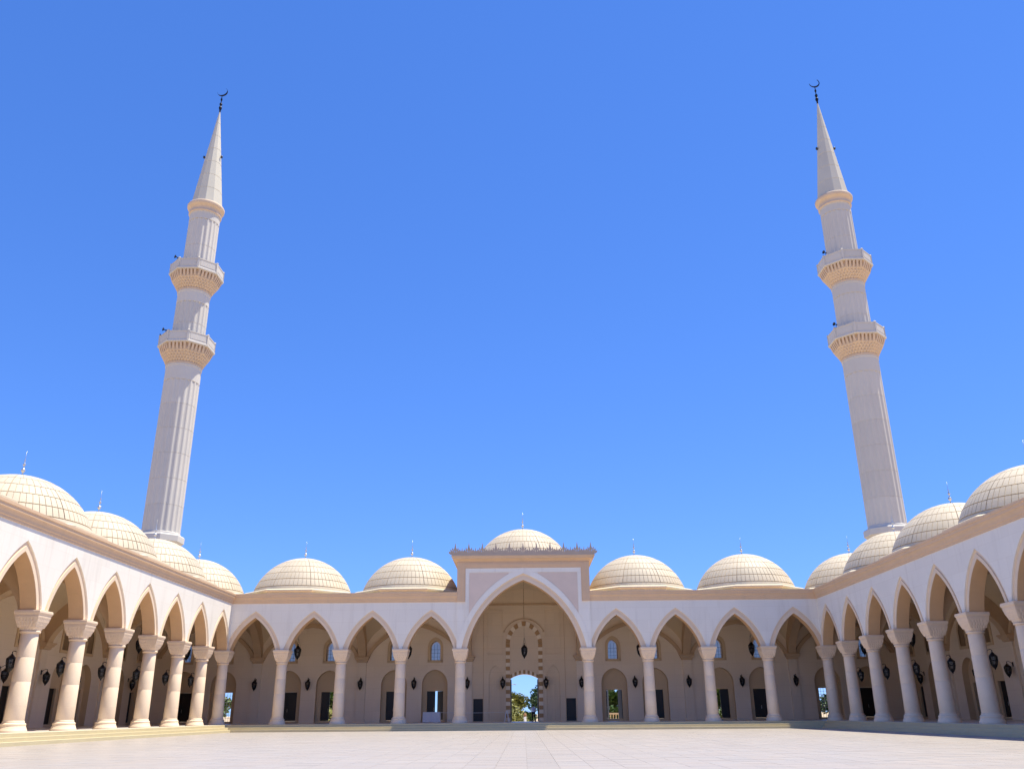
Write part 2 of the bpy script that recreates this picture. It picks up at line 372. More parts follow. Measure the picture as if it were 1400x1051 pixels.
# ================================================================== dome
RD, ZC = 5.55, 11.6
RINGS = [(13.5, 29.5), (29.5, 41.0), (41.0, 51.3), (51.3, 60.8), (60.8, 69.4)]
def sph(R, th, ph, lift=0.0): return (R*sin(th)*cos(ph), R*sin(th)*sin(ph), R*cos(th)+lift)
def dome_meshes():
    out = {}
    co = MB(); ths = [radians(2+ 76*i/14) for i in range(15)]
    co.rings([[sph(RD-0.06, th, 2*pi*j/64) for j in range(64)] for th in reversed(ths)], True, False, True)
    out['core'] = co.mesh('dome_core', 'domecore', True)
    pan = []
    for k, (t0, t1) in enumerate(RINGS):
        p = MB(); ns = (4, 6, 8, 9, 9)[k]; t0r, t1r = radians(t0)+0.007, radians(t1)-0.007
        prof = []                                   # (phi, outer?)
        for sidx in range(ns):
            a = -pi/8 + pi/4*sidx/ns; b = -pi/8 + pi/4*(sidx+1)/ns
            st = 0.0075 if sidx == 0 else 0.0045; en = 0.0075 if sidx == ns-1 else 0.0045
            prof += [(a+st, 0), (a+st, 1), ((a+b)/2, 1), (b-en, 1), (b-en, 0)]
        rows = []
        for i in range(4):
            th = t0r + (t1r-t0r)*i/3
            rows.append([sph(RD if o else RD-0.045, th, ph) for ph, o in prof])
        rows = [[sph(RD-0.075, t0r, ph) for ph, o in prof]] + rows + [[sph(RD-0.075, t1r, ph) for ph, o in prof]]
        p.rings([list(reversed(r)) for r in rows], False)
        pan.append(p.mesh('dome_panel', 'dome'))
    out['panels'] = pan
    cp = MB()
    prof = []
    for i in range(5):
        th = radians(13.2)*(1-i/4); prof.append((RD*sin(th), RD*cos(th)))
    prof[-1] = (0.10, RD+0.02)
    cp.rings([[(r*cos(2*pi*j/32), r*sin(2*pi*j/32), z) for j in range(32)] for r, z in [(RD*sin(radians(13.2)), RD*cos(radians(13.2))-0.08)] + prof], True, False, True)
    out['cap'] = cp.mesh('dome_cap', 'dome', False)
    sk = MB()
    sk.rings([[sph(RD-0.0, radians(t), 2*pi*j/64) for j in range(64)] for t in (78, 74, 69.9)] + [[sph(RD-0.07, radians(69.8), 2*pi*j/64) for j in range(64)]], True)
    out['skirt'] = sk.mesh('dome_skirt', 'dome', False)
    dr = MB(); dr.lathe([(5.62, 0.55), (5.62, 1.18)], 8, rot=pi/8, cap0=False, cap1=False, apoth=True)
    out['drum'] = dr.mesh('octagonal_drum', 'eave')
    ev = MB(); ev.lathe([(5.60, 1.18), (5.72, 1.19), (5.80, 1.27), (5.86, 1.29), (5.86, 1.42), (5.55, 1.56), (5.2, 1.60)], 8, rot=pi/8, cap0=False, cap1=False, apoth=True)
    out['eave'] = ev.mesh('dome_eave', 'eave')
    fi = MB()
    fi.lathe([(0.20, 5.40), (0.16, 5.55), (0.06, 5.68), (0.05, 5.85), (0.14, 5.95), (0.16, 6.03), (0.12, 6.12), (0.045, 6.20), (0.04, 6.34), (0.10, 6.42), (0.11, 6.48), (0.05, 6.58), (0.03, 6.68), (0.065, 6.75), (0.03, 6.84), (0.018, 6.95), (0.006, 7.5)], 10)
    out['finial'] = fi.mesh('dome_finial', 'silver', True)
    return out
DM = dome_meshes()
def dome(parent, u, v, lift=0.0):
    e = empty('dome', (u, v, ZC+lift), 0, parent)
    place('core', DM['core'], e); place('cap', DM['cap'], e); place('skirt', DM['skirt'], e); place('drum', DM['drum'], e); place('eave', DM['eave'], e); place('finial', DM['finial'], e)
    for k, me in enumerate(DM['panels']):
        for j in range(8): place('panel', me, e, None, j*pi/4 + 1e-9)
    return e

# ================================================================== arcade builders (local u along the front, v into the hall)
T = 0.53
ARC_A, ARC_H, BAND = 2.24, 3.16, 0.54
def arch_op(u0, u1, big=False):
    c = (u0+u1)/2; hw = (u1-u0)/2 - 0.68
    return Op(c, hw, SPR, SPR, keel(hw, 13.66-SPR, 79) if big else keel(hw, ARC_H, 75), 28 if big else 20)
def facade(parent, cols, ua, ub, top=CT, front=-T, name='facade', vmax=T):
    ops = []
    for a, b in zip(cols, cols[1:]):
        op = arch_op(a, b, b-a > 8); ops.append(op)
    outs = [offset_path(o, 0.55 if o.hw > 4 else BAND) for o in ops]
    mb = MB()
    sheet(mb, outs, ua, ub, SPR, top, front); sheet(mb, ops, ua, ub, SPR, top, vmax)
    for o in outs: lining(mb, o, front, front+0.14, False)
    edges = [ua] + [x for o in ops for x in (o.u-o.hw, o.u+o.hw)] + [ub]
    for a, b in zip(edges[0::2], edges[1::2]): mb.quad((a, front, SPR), (b, front, SPR), (b, vmax, SPR), (a, vmax, SPR))
    for x in (ua, ub): mb.quad((x, front, SPR), (x, vmax, SPR), (x, vmax, top), (x, front, top))
    mb.quad((ua, front, top), (ub, front, top), (ub, vmax, top), (ua, vmax, top))
    mb.build(name, 'wall', parent)
    for o, o2 in zip(ops, outs):
        r = MB(); mid = [((a+c)/2, (b+d)/2) for (a, b), (c, d) in zip(o.path(), o2.path())]
        po = [(a + (c-a)*1.0, b + (d-b)*1.0) for (a, b), (c, d) in zip(o.path(), o2.path())]
        # moulded band: inner roll proud of the outer fillet
        archring(r, o.path(), mid, front+0.04, vmax-0.01); archring(r, mid, po, front+0.115, vmax-0.02)
        av = r.build('archivolt', 'trim', parent)
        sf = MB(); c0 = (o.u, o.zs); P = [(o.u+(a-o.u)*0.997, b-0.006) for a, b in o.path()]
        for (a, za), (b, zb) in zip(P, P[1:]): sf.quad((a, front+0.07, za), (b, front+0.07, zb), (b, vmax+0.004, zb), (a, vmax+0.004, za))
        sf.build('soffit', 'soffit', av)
    return ops, outs
CPROF = [(0.0, 11.50), (0.06, 11.52), (0.07, 11.66), (0.11, 11.70), (0.13, 11.86), (0.20, 12.02), (0.26, 12.08), (0.27, 12.26), (0.32, 12.30), (0.33, 12.46), (-0.9, 12.47)]
def cornice(parent, pts_for, name='cornice', mat='cornice'):
    """pts_for(d, z) -> list of path points for offset d"""
    mb = MB(); mb.rings([pts_for(d, z) for d, z in CPROF], False); return mb.build(name, mat, parent, weld='n')
VR = 4.35
def vault(parent, u0, u1, v0=T, v1=12.0, rise=VR, z0=SPR+0.05):
    c, hu = (u0+u1)/2, (u1-u0)/2; cv, hv = (v0+v1)/2, (v1-v0)/2; n = 22
    fu, fv = soft(hu, rise, 2.2, 0.6), soft(hv, rise, 2.2, 0.6)
    mb = MB(); rows = []
    for i in range(n+1):
        a = -cos(pi*i/n)
        rows.append([(c+hu*a, cv+hv*-cos(pi*j/n), z0 + sqrt(fu(hu*a)**2 + fv(hv*-cos(pi*j/n))**2)) for j in range(n+1)])
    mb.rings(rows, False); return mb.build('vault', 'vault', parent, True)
def roof(parent, u0, u1, v0=-0.9+T, v1=13.2, z=CT+0.02, cv=6.1):
    c = (u0+u1)/2; q = 5.66/cos(pi/8); mb = MB()
    oc = [(c+q*cos(pi/8+pi/4*j), cv+q*sin(pi/8+pi/4*j)) for j in range(8)]
    sqv = [(u1, cv), (u1, v1), (c, v1), (u0, v1), (u0, cv), (u0, v0), (c, v0), (u1, v0)]
    mid = [((oc[j-1][0]+oc[j][0])/2, (oc[j-1][1]+oc[j][1])/2) for j in range(8)]
    order = [(0, sqv[0], sqv[1], 1), (2, sqv[2], sqv[3], 3), (4, sqv[4], sqv[5], 5), (6, sqv[6], sqv[7], 7)]
    for k in range(4):
        a = 2*k; m0, m1 = mid[(a) % 8], mid[(a+2) % 8]
        corner = sqv[a+1]; s0, s1 = sqv[a], sqv[(a+2) % 8]
        pts = [m0, s0, corner, s1, m1, oc[(a+1) % 8], oc[a % 8]]
        mb.poly([(p[0], p[1], z) for p in pts])
    return mb.build('roof', 'eave', parent)
def transverse(parent, u, top=CT, v0=T, v1=12.0, rise=3.75, t=0.42):
    op = Op((0.8+11.45)/2, (11.45-0.8)/2, SPR, SPR, soft((11.45-0.8)/2, rise, 1.5, 0.66), 24)
    mb = MB(); sheet(mb, [op], v0, v1, SPR, top, -t); sheet(mb, [op], v0, v1, SPR, top, t); lining(mb, op, -t, t, False)
    mb.quad((v0, -t, SPR), (op.u-op.hw, -t, SPR), (op.u-op.hw, t, SPR), (v0, t, SPR)); mb.quad((op.u+op.hw, -t, SPR), (v1, -t, SPR), (v1, t, SPR), (op.u+op.hw, t, SPR))
    mb.v = [(u - y, x, z) for x, y, z in mb.v]
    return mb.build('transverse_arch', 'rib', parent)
def corbel(parent, u, v1=12.0):
    mb = MB()
    def r(h, d, z): return [(u-h, v1-d, z), (u+h, v1-d, z), (u+h, v1+.02, z), (u-h, v1+.02, z)]
    mb.rings([r(*q) for q in ((0.55, 0.30, 6.36), (0.60, 0.40, 6.40), (0.62, 0.45, 6.58), (0.70, 0.58, 6.62), (0.76, 0.66, 6.80), (0.82, 0.74, 6.84), (0.82, 0.74, SPR-0.005))], True, True, True)
    return mb
def formeret(parent, u0, u1, v=12.0, rise=3.75, zs=SPR):
    c, hw = (u0+u1)/2, (u1-u0)/2-0.42
    i = Op(c, hw-0.45, zs, zs, soft(hw-0.45, rise-0.45, 1.5, 0.66), 24); o = Op(c, hw, zs, zs, soft(hw, rise, 1.5, 0.66), 24)
    mb = MB(); archring(mb, i.path(), o.path(), v-0.30, v+0.02); return mb.build('wall_rib', 'rib', parent)

# ---- rear wall furniture
NH = 1.45
def niche_ops(un): 
    return (Op(un, NH, 0.0, 3.95, pointed(NH, 1.60), 16), Op(un, 0.55, 6.57, 7.95, pointed(0.55, 0.70), 10), rect(un, 0.92, 0.22, 3.28))
def door_leaf_mesh(wd, name='door_leaf'):
    mb = MB(); mb.box(0, wd, -0.04, 0.04, 0.23, 3.27)
    for z0, z1 in ((0.42, 1.35), (1.5, 2.35), (2.5, 3.1)):
        mb.box(0.10, wd-0.10, -0.065, -0.035, z0, z1)
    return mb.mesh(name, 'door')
LEAF = door_leaf_mesh(0.918)
HNDL = MB(); HNDL.tube([(0.80, -0.05, 1.15), (0.80, -0.11, 1.18), (0.80, -0.11, 1.50), (0.80, -0.05, 1.53)], 0.015, 6); HNDL = HNDL.mesh('door_handle', 'silver')
WS = {}
def window_meshes():
    i = Op(0, 0.55, 6.57, 7.95, pointed(0.55, 0.70), 10); o = Op(0, 0.87, 6.30, 8.02, pointed(0.87, 1.05), 10)
    s = MB(); pi_, po = i.outline(), o.outline()
    archring(s, pi_, po, -0.09, 0.02, False)
    s.box(-0.87, 0.87, -0.09, 0.02, 6.30, 6.57)
    rv = MB(); lining(rv, i, -0.09, 1.2)
    p = MB(); plate(p, i, 0.62)
    gr = MB()
    for x in (-0.18, 0.18): gr.box(x-0.012, x+0.012, 0.57, 0.60, 6.57, 8.3)
    for z in (6.95, 7.35, 7.75): gr.box(-0.55, 0.55, 0.56, 0.59, z-0.012, z+0.012)
    gr.lathe([(0.02, 0.0), (0.02, 0.0)], 4, (0, 0.58, 8.1))
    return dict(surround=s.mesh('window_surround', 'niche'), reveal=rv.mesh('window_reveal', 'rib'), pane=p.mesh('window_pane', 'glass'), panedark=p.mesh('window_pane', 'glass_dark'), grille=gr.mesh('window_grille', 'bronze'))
WM = window_meshes()
def niche_mesh():
    n, wn, dr = niche_ops(0.0); mb = MB(); lining(mb, n, 0.0, 0.6, False); plate(mb, n, 0.6, dr); lining(mb, dr, 0.6, 1.2)
    return mb.mesh('niche', 'niche')
NM = niche_mesh()
GRM = MB()
for i in range(1, 6): GRM.box(-0.92+i*0.307-0.015, -0.92+i*0.307+0.015, -0.015, 0.015, 0.23, 3.27)
for i in range(1, 9): GRM.box(-0.92, 0.92, -0.03, -0.016, 0.22+i*0.34-0.014, 0.22+i*0.34+0.014)
GRM = GRM.mesh('door_grille', 'whitepaint')
def furnish(parent, un, state, dark_pane):
    """one niche with its doors and the window above it; state: closed, left, slit, open, grille, right"""
    place('niche', NM, parent, (un, 12.0, 0))
    wv = empty('window', (un, 12.0, 0), 0, parent)
    place('surround', WM['surround'], wv); place('reveal', WM['reveal'], wv); place('grille', WM['grille'], wv); place('pane', WM['panedark' if dark_pane else 'pane'], wv)
    def leaf(x, y, rz, flip=False):
        d = place('door', LEAF, parent, (un+x, 12.0+y, 0), rz); h = place('handle', HNDL, d); return d
    if state == 'closed': leaf(-0.91, 0.85, 0); leaf(0.91, 0.86, pi)
    elif state == 'left': leaf(-0.91, 0.85, 0); leaf(0.88, 0.90, radians(85))
    elif state == 'right': leaf(0.91, 0.86, pi); leaf(-0.88, 0.90, radians(95))
    elif state == 'slit': leaf(-0.91, 0.85, 0); leaf(0.90, 0.86, radians(138))
    elif state == 'open': leaf(-0.90, 0.90, radians(70)); leaf(0.90, 0.90, radians(113))
    elif state == 'grille': place('grille', GRM, parent, (un, 12.9, 0))
def rear_wall(parent, u0, u1, bays, top=CT, states=None, dark=False, extra=None, name='rear_wall', mat='inner'):
    ops_f, ops_b, cen = [], [], []
    for c in bays:
        for s in (-1, 1):
            n, wn, dr = niche_ops(c+s*2.3); ops_f += [n, wn]; ops_b += [dr, wn]; cen.append(c+s*2.3)
    mb = MB(); sheet(mb, ops_f, u0, u1, 0.0, top, 12.0); sheet(mb, ops_b, u0, u1, -0.716, top, 13.2)
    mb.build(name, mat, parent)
    for un in cen: furnish(parent, un, (states or {}).get(round(un, 1), 'closed'), dark)
def pilaster(parent, u):
    mb = MB(); mb.box(u-0.50, u+0.50, 11.80, 12.01, 0.0, 6.37); p = mb.build('pilaster', 'inner', parent)
    c = corbel(parent, u); c.build('corbel', 'rib', p)
    b = MB(); b.box(u-0.56, u+0.56, 11.72, 12.01, 0.0, 0.35); b.build('plinth', 'inner', p)

# ---- lanterns (things)
def lantern_meshes():
    fr = MB(); k = 6
    fr.lathe([(0.02, 1.34), (0.05, 1.28), (0.025, 1.22), (0.07, 1.17), (0.14, 1.10), (0.26, 1.00), (0.35, 0.93), (0.375, 0.90), (0.375, 0.86), (0.33, 0.85)], k)
    fr.lathe([(0.24, 0.36), (0.27, 0.34), (0.26, 0.30), (0.17, 0.18), (0.08, 0.10), (0.06, 0.05), (0.02, 0.0)], k)
    for j in range(k):
        a = 2*pi*j/k; fr.tube([(0.25*cos(a), 0.25*sin(a), 0.33), (0.33*cos(a), 0.33*sin(a), 0.62), (0.345*cos(a), 0.345*sin(a), 0.88)], 0.035, 5)
        b = a+pi/k; fr.tube([(0.225*cos(b), 0.225*sin(b), 0.33), (0.29*cos(b), 0.29*sin(b), 0.62), (0.30*cos(b), 0.30*sin(b), 0.88)], 0.018, 4)
    fr.lathe([(0.325, 0.59), (0.345, 0.62), (0.335, 0.66)], k, cap0=False, cap1=False)
    gl = MB(); gl.lathe([(0.225, 0.34), (0.305, 0.62), (0.315, 0.87)], k)
    br = MB(); br.tube([(0, 0.0, 1.30), (0, 0.06, 1.36), (0, 0.22, 1.36), (0, 0.45, 1.26), (0, 0.63, 1.12)], 0.022, 6); br.box(-0.07, 0.07, 0.61, 0.68, 0.92, 1.30)
    bulb = MB(); bulb.lathe([(0.03, 0.36), (0.05, 0.45), (0.07, 0.60), (0.04, 0.72), (0.01, 0.76)], 8)
    return fr.mesh('lantern_frame', 'bronze'), gl.mesh('lantern_glass', 'lantern_glass'), br.mesh('lantern_bracket', 'bronze'), bulb.mesh('lantern_bulb', 'whitepaint')
LF, LG, LB, LBU = lantern_meshes()
def lantern(loc, rz, label, group, kind='wall', drop=4.0, sc=1.0):
    e = empty('hanging_lantern' if kind == 'hang' else 'wall_lantern', loc, rz); e.scale = (sc*0.78, sc*0.78, sc)
    place('frame', LF, e); place('glass', LG, e); place('bulb', LBU, e)
    if kind == 'wall': place('bracket', LB, e)
    else:
        c = MB(); n = int(drop/sc/0.16); L = drop/sc
        c.tube([(0, 0, 1.26), (0, 0, 1.26+L)], 0.008, 5)
        for i in range(n):
            if i % 2: c.tube([(0, 0, 1.3+i*0.16), (0, 0, 1.36+i*0.16)], 0.014, 5)
        for j in range(3):
            a = 2*pi*j/3; c.tube([(0.30*cos(a), 0.30*sin(a), 0.88), (0.03*cos(a), 0.03*sin(a), 1.75)], 0.012, 4)
        c.build('chain', 'bronze', e, weld=False)
    return tag(e, label, 'lantern', group)

# ================================================================== gate arcade (far side of the court)
gate = empty('gate_arcade', (0, D, 0))
tag(gate, 'shaded white domed arcade with the tall pointed gate arch and crested frontispiece', 'arcade')
CB = [6.4, 12.4, 18.4, 24.35, W]
for s in (-1, 1):
    cols = [s*x for x in CB]; cols = cols if s > 0 else cols[::-1]
    a, b = (6.78, W+T) if s > 0 else (-W-T, -6.78)
    facade(gate, cols, a, b)
for x in CB:
    for s in (-1, 1): column(gate, s*x)
# frontispiece with the big arch
FZ = 15.45
ops, outs = facade(gate, [-6.4, 6.4], -6.775, 6.775, top=FZ, front=-0.66, name='frontispiece', vmax=T)
# beige border round the frontispiece, spandrels, white arch fillet
def border():
    mb = MB(); f0, f1 = -0.78, -0.655
    for s in (-1, 1):
        x0, x1 = sorted((s*5.95, s*6.80)); mb.box(x0, x1, f0, f1, 11.5, 14.90)
        y0, y1 = sorted((s*6.05, s*6.30)); mb.box(y0, y1, f0-0.05, f0+0.02, 11.5, 15.1)
    mb.box(-6.80, 6.80, f0-0.003, f1, 14.90, 15.46); mb.box(-6.3, 6.3, f0-0.05, f0+0.02, 15.1, 15.3)
    return mb.build('border', 'cornice', gate)
border()
arcp = offset_path(ops[0], 1.10)
for s in (-1, 1):
    mb = MB(); n = 20; us = [s*(5.55 - (5.55-1.5)*i/n) for i in range(n+1)]
    prev = None; f0, f1 = -0.685, -0.655
    for u in us:
        zl = arcp.top(u); zh = 14.40
        if zl > zh: continue
        if prev:
            a, za = prev
            mb.quad((a, f0, za), (u, f0, zl), (u, f0, zh), (a, f0, zh)); mb.quad((a, f0, za), (u, f0, zl), (u, f1, zl), (a, f1, za))
        else: mb.quad((u, f0, zl), (u, f1, zl), (u, f1, zh), (u, f0, zh))
        prev = (u, zl)
    mb.quad((us[0], f0, 14.40), (prev[0], f0, 14.40), (prev[0], f1, 14.40), (us[0], f1, 14.40))
    mb.build('spandrel', 'spandrel', gate)
fil = MB(); i1 = offset_path(ops[0], 0.55); i2 = offset_path(ops[0], 1.06)
archring(fil, i1.path(), i2.path(), -0.72, -0.655); fil.build('arch_fillet', 'wall', gate)
# white frame strips
fr = MB()
for s in (-1, 1):
    x0, x1 = sorted((s*5.60, s*5.945)); fr.box(x0, x1, -0.715, -0.655, i2.top(5.60)-0.1, 14.86)
fr.box(-5.60, 5.60, -0.714, -0.655, 14.44, 14.86); fr.build('frame', 'wall', gate)
# crown cornice of the frontispiece (front and both returns)
FP = [(0.0, 15.40), (0.06, 15.44), (0.10, 15.56), (0.20, 15.66), (0.36, 15.76), (0.50, 15.80), (0.54, 15.95), (0.60, 16.0), (0.60, 16.10), (-0.4, 16.12)]
mb = MB(); mb.rings([[(-6.80-d, 12.4, z), (-6.80-d, -0.66-d, z), (6.80+d, -0.66-d, z), (6.80+d, 12.4, z)] for d, z in FP], False); mb.build('crown_cornice', 'cornice', gate, weld='n')
for s in (-1, 1):
    mb = MB(); x0, x1 = sorted((s*6.10, s*6.76)); mb.box(x0, x1, T, 13.2, 12.15, 15.42); mb.build('side_wall', 'wall', gate)
mb = MB(); mb.box(-7.38, 7.38, -1.25, -1.12, 16.09, 16.20); mb.build('crest_rail', 'crest', gate)
def palmette(big):
    """openwork palmette: a spearhead with curling side leaves"""
    mb = MB(); y0, y1 = -0.05, 0.05
    def leafp(pts):
        n = len(pts); a = [(x, y0, z) for x, z in pts]; b = [(x, y1, z) for x, z in pts]
        mb.poly(a); mb.poly(list(reversed(b)))
        for i in range(n): j = (i+1) % n; mb.quad(a[i], b[i], b[j], a[j])
    k = 1.2 if big else 0.75
    leafp([(0.06, 0), (0.07*k, .30*k), (0.15*k, .45*k), (0.07*k, .62*k), (0.015, 1.0*k), (-0.015, 1.0*k), (-0.07*k, .62*k), (-0.15*k, .45*k), (-0.07*k, .30*k), (-0.06, 0)])
    for s in (-1, 1):
        for reach, ht, th in ((0.26, 0.62, 0.05), (0.44, 0.48, 0.05), (0.60, 0.30, 0.05)):
            r, h = reach*(1 if big else 0.5), ht*(1 if big else 0.6)
            c = [(s*0.02, 0.06), (s*r*0.42, h*0.50), (s*r*0.78, h*0.92), (s*(r-0.03), h*1.15), (s*(r+0.09), h*1.10), (s*(r*1.12), h*0.66), (s*r*0.85, h*0.18), (s*0.12, 0.0)]
            leafp(c if s < 0 else c[::-1])
    return mb.mesh('palmette', 'crest')
PB, PS = palmette(True), palmette(False)
for i in range(11): place('palmette', PB, gate, (-7.0+1.4*i, -1.19, 16.16))
for i in range(10): place('palmette', PS, gate, (-6.3+1.4*i, -1.19, 16.16))
# main cornice, left and right runs
yy = -T
for s in (-1, 1):
    cornice(gate, (lambda s: lambda d, z: [(s*(W-T-d), yy-d, z), (s*6.79, yy-d, z)])(s))
# hall: vaults, transverse arches, roofs, domes
BAY = [(6.4, 18.4), (18.4, W), (W, 42.3)]
for s in (-1, 1):
    for a, b in BAY:
        u0, u1 = sorted((s*a, s*b)); vault(gate, u0, u1); roof(gate, u0, u1); dome(gate, (u0+u1)/2, 6.1); formeret(gate, u0, u1)
    for u in (18.4, W): transverse(gate, s*u)
    transverse(gate, s*6.4, top=15.4)
    for u in (6.4, 18.4, W): pilaster(gate, s*u)
vault(gate, -6.4, 6.4, rise=7.4); dome(gate, 0, 6.1, 3.0); roof(gate, -6.78, 6.78, z=15.43)
ST = {-38.6: 'closed', -34.0: 'grille', -26.7: 'closed', -22.1: 'left', -14.7: 'closed', -10.1: 'slit', 10.1: 'open', 14.7: 'closed', 22.1: 'right', 26.7: 'closed', 34.0: 'grille', 38.6: 'closed'}
cb = [(a+b)/2 for a, b in BAY]
rear_wall(gate, 6.2, 43.5, cb, states=ST); rear_wall(gate, -43.5, -6.2, [-c for c in cb], states=ST)
# portal wall
door = Op(0, 1.58, 0.0, 4.52, lambda x: 0.47*(1-(x/1.58)**2), 14)
blind = [Op(s*3.25, 0.74, 0.12, 4.75, pointed(0.74, 1.2), 12) for s in (-1, 1)]
upper = [rect(s*3.32, 0.80, 7.2, 12.0) for s in (-1, 1)]
side = [rect(s*5.2, 0.54, 0.05, 2.4) for s in (-1, 1)]
mb = MB(); sheet(mb, [door]+blind+upper+side, -6.2, 6.2, 0.0, 15.4, 11.995); sheet(mb, [door], -6.2, 6.2, -0.716, 15.4, 13.2); lining(mb, door, 11.995, 13.2, False)
for o in blind: lining(mb, o, 11.995, 12.2); plate(mb, o, 12.2)
for o in upper: lining(mb, o, 11.995, 12.07); plate(mb, o, 12.07)
for o in side: lining(mb, o, 11.995, 12.25)
pw = mb.build('portal_wall', 'portal', gate)
for o in blind:                                   # fluted filling of the blind niches
    for i in range(5):
        m2 = MB(); x = o.u - 0.56 + 0.28*i; m2.box(x-0.09, x+0.09, 12.13, 12.21, 0.14, 4.7); m2.build('flute', 'portal', pw)
for o in side:
    m2 = MB(); m2.box(o.u-0.54, o.u+0.54, 12.14, 12.24, 0.05, 2.4); m2.box(o.u-0.40, o.u+0.40, 12.12, 12.15, 0.3, 2.2); m2.build('service_door', 'door', gate)
for s in (-1, 1):
    m2 = MB(); m2.box(s*4.62-0.025, s*4.62+0.025, 11.95, 12.0, 0.0, 12.5); m2.build('joint_bead', 'rib', pw)
    for z0, z1 in ((7.10, 7.18), (12.02, 12.10)):
        m2 = MB(); m2.box(s*3.32-0.9, s*3.32+0.9, 11.93, 12.0, z0, z1); m2.build('panel_moulding', 'portal', pw)
    for x in (s*3.32-0.86, s*3.32+0.86):
        m2 = MB(); m2.box(x-0.04, x+0.04, 11.935, 12.0, 7.18, 12.02); m2.build('panel_moulding', 'portal', pw)
m2 = MB(); m2.box(-6.2, 6.2, 11.80, 12.0, 12.56, 12.70); m2.build('ledge', 'rib', pw)
m2 = MB(); m2.box(-0.03, 0.03, 11.95, 12.0, 11.2, 15.3); m2.build('joint_bead', 'rib', pw)
# tall striped arch: jamb blocks and voussoirs, each its own piece
TA = Op(0, 1.62, 0, 8.3, pointed(1.62, 2.0), 26)
def striped(path_in, path_out, v0, v1, flip=0):
    for k in range(len(path_in)-1):
        r = MB(); g_ = 0.04
        def lerp(p, q, t): return (p[0]+(q[0]-p[0])*t, p[1]+(q[1]-p[1])*t)
        a, b = lerp(path_in[k], path_in[k+1], g_), lerp(path_in[k], path_in[k+1], 1-g_); c, d = lerp(path_out[k], path_out[k+1], g_), lerp(path_out[k], path_out[k+1], 1-g_)
        dk = (k+flip) % 2 == 0
        archring(r, [a, b], [c, d], v0 - (0.025 if dk else 0.0), v1); r.build('voussoir', 'ablaq_dark' if dk else 'ablaq_pale', pw, weld='n')
nj = 20; zz = [8.3*i/nj for i in range(nj+1)]
for s in (-1, 1): striped([(s*1.62, z) for z in zz], [(s*2.08, z) for z in zz], 11.88, 12.0, 1)
def arcpts(a, h, zs, n):
    f = pointed(a, h); R = (a*a+h*h)/(2*a); k = R-a; am = math.asin(h/R); out = []
    for i in range(n+1): t = am*i/n; out.append((-(R*cos(t)-k), zs+R*sin(t)))
    return out + [(-x, z) for x, z in reversed(out[:-1])]
def segpts(a, h, zs, n):
    R = (a*a+h*h)/(2*h); m = math.asin(a/R); return [(R*sin(-m+2*m*i/n), zs+h-R+R*cos(-m+2*m*i/n)) for i in range(n+1)]
def evenpath(p, n):
    L = [0]
    for q, r in zip(p, p[1:]): L.append(L[-1]+math.dist(q, r))
    out = []; j = 0
    for i in range(n+1):
        t = L[-1]*i/n
        while j < len(p)-2 and L[j+1] < t: j += 1
        f = (t-L[j])/(L[j+1]-L[j]); out.append((p[j][0]+(p[j+1][0]-p[j][0])*f, p[j][1]+(p[j+1][1]-p[j][1])*f))
    return out
striped(evenpath(arcpts(1.62, 2.0, 8.3, 20), 13), evenpath(arcpts(2.08, 2.5, 8.3, 20), 13), 11.88, 12.0, 0)
pin = [(1.58*(-1+2*i/13), 4.52+0.47*(1-(-1+2*i/13)**2)) for i in range(14)]
striped(pin, [(x*1.03, z+0.44-0.1*abs(x)/1.6) for x, z in pin], 11.90, 12.0, 0)
hd = MB(); hi, ho = segpts(2.16, 1.22, 9.75, 24), segpts(2.26, 1.36, 9.72, 24); archring(hd, hi, ho, 11.86, 12.0)
for s in (-1, 1): hd.box(s*2.24-0.09, s*2.24+0.09, 11.84, 12.0, 9.55, 9.76)
hd.build('hood_moulding', 'rib', pw)
for s in (-1, 1):                                  # gate leaves folded back against the jambs
    m2 = MB(); x = s*1.52; m2.box(x-0.05, x+0.05, 12.25, 13.75, 0.02, 4.45); m2.box(x-0.065, x+0.065, 12.4, 13.6, 0.3, 2.0); m2.box(x-0.065, x+0.065, 12.4, 13.6, 2.3, 4.2); m2.build('gate_leaf', 'door', gate)

# ================================================================== side wings
def wing(name, loc, rz, sgn, label):
    e = empty(name, loc, rz); tag(e, label, 'arcade')
    nb = 5
    cols = [sgn*6.0*k for k in range(0, 2*nb+1)]; cs = sorted(cols)
    a, b = (-60-T, -T-0.002) if sgn < 0 else (T+0.002, 60+T)
    facade(e, cs, a, b)
    for k in range(1, 2*nb+1): column(e, sgn*6.0*k)
    cornice(e, lambda d, z: [(sgn*(T+d+0.002), -T-d, z), (sgn*60.5, -T-d, z)])
    cents = []
    for k in range(nb):
        u0, u1 = sorted((sgn*12*k, sgn*12*(k+1))); vault(e, u0, u1); roof(e, u0, u1); dome(e, (u0+u1)/2, 6.1); formeret(e, u0, u1); cents.append((u0+u1)/2)
    for k in range(nb+1): transverse(e, sgn*12*k)
    for k in range(nb+1): pilaster(e, sgn*12.0*k)
    u0, u1 = sorted((-sgn*12.0, sgn*60.5))
    rear_wall(e, u0, u1, cents + [-sgn*6.0], dark=True)
    formeret(e, *sorted((0, -sgn*12.0)))
    mb = MB(); x0, x1 = sorted((sgn*60.45, sgn*60.75)); mb.box(x0, x1, T+0.01, 12.0, 0, CT); mb.build('light_stop_wall', 'inner', e)  # unseen wall added to stop light at the cut-off end of the wing
    return e
wl = wing('arcade', (-W, D, 0), pi/2, -1, 'sunlit white arcade wing with peach columns and cream domes')
wr = wing('arcade', (W, D, 0), -pi/2, 1, 'white arcade wing with its front and steps in its own shade')

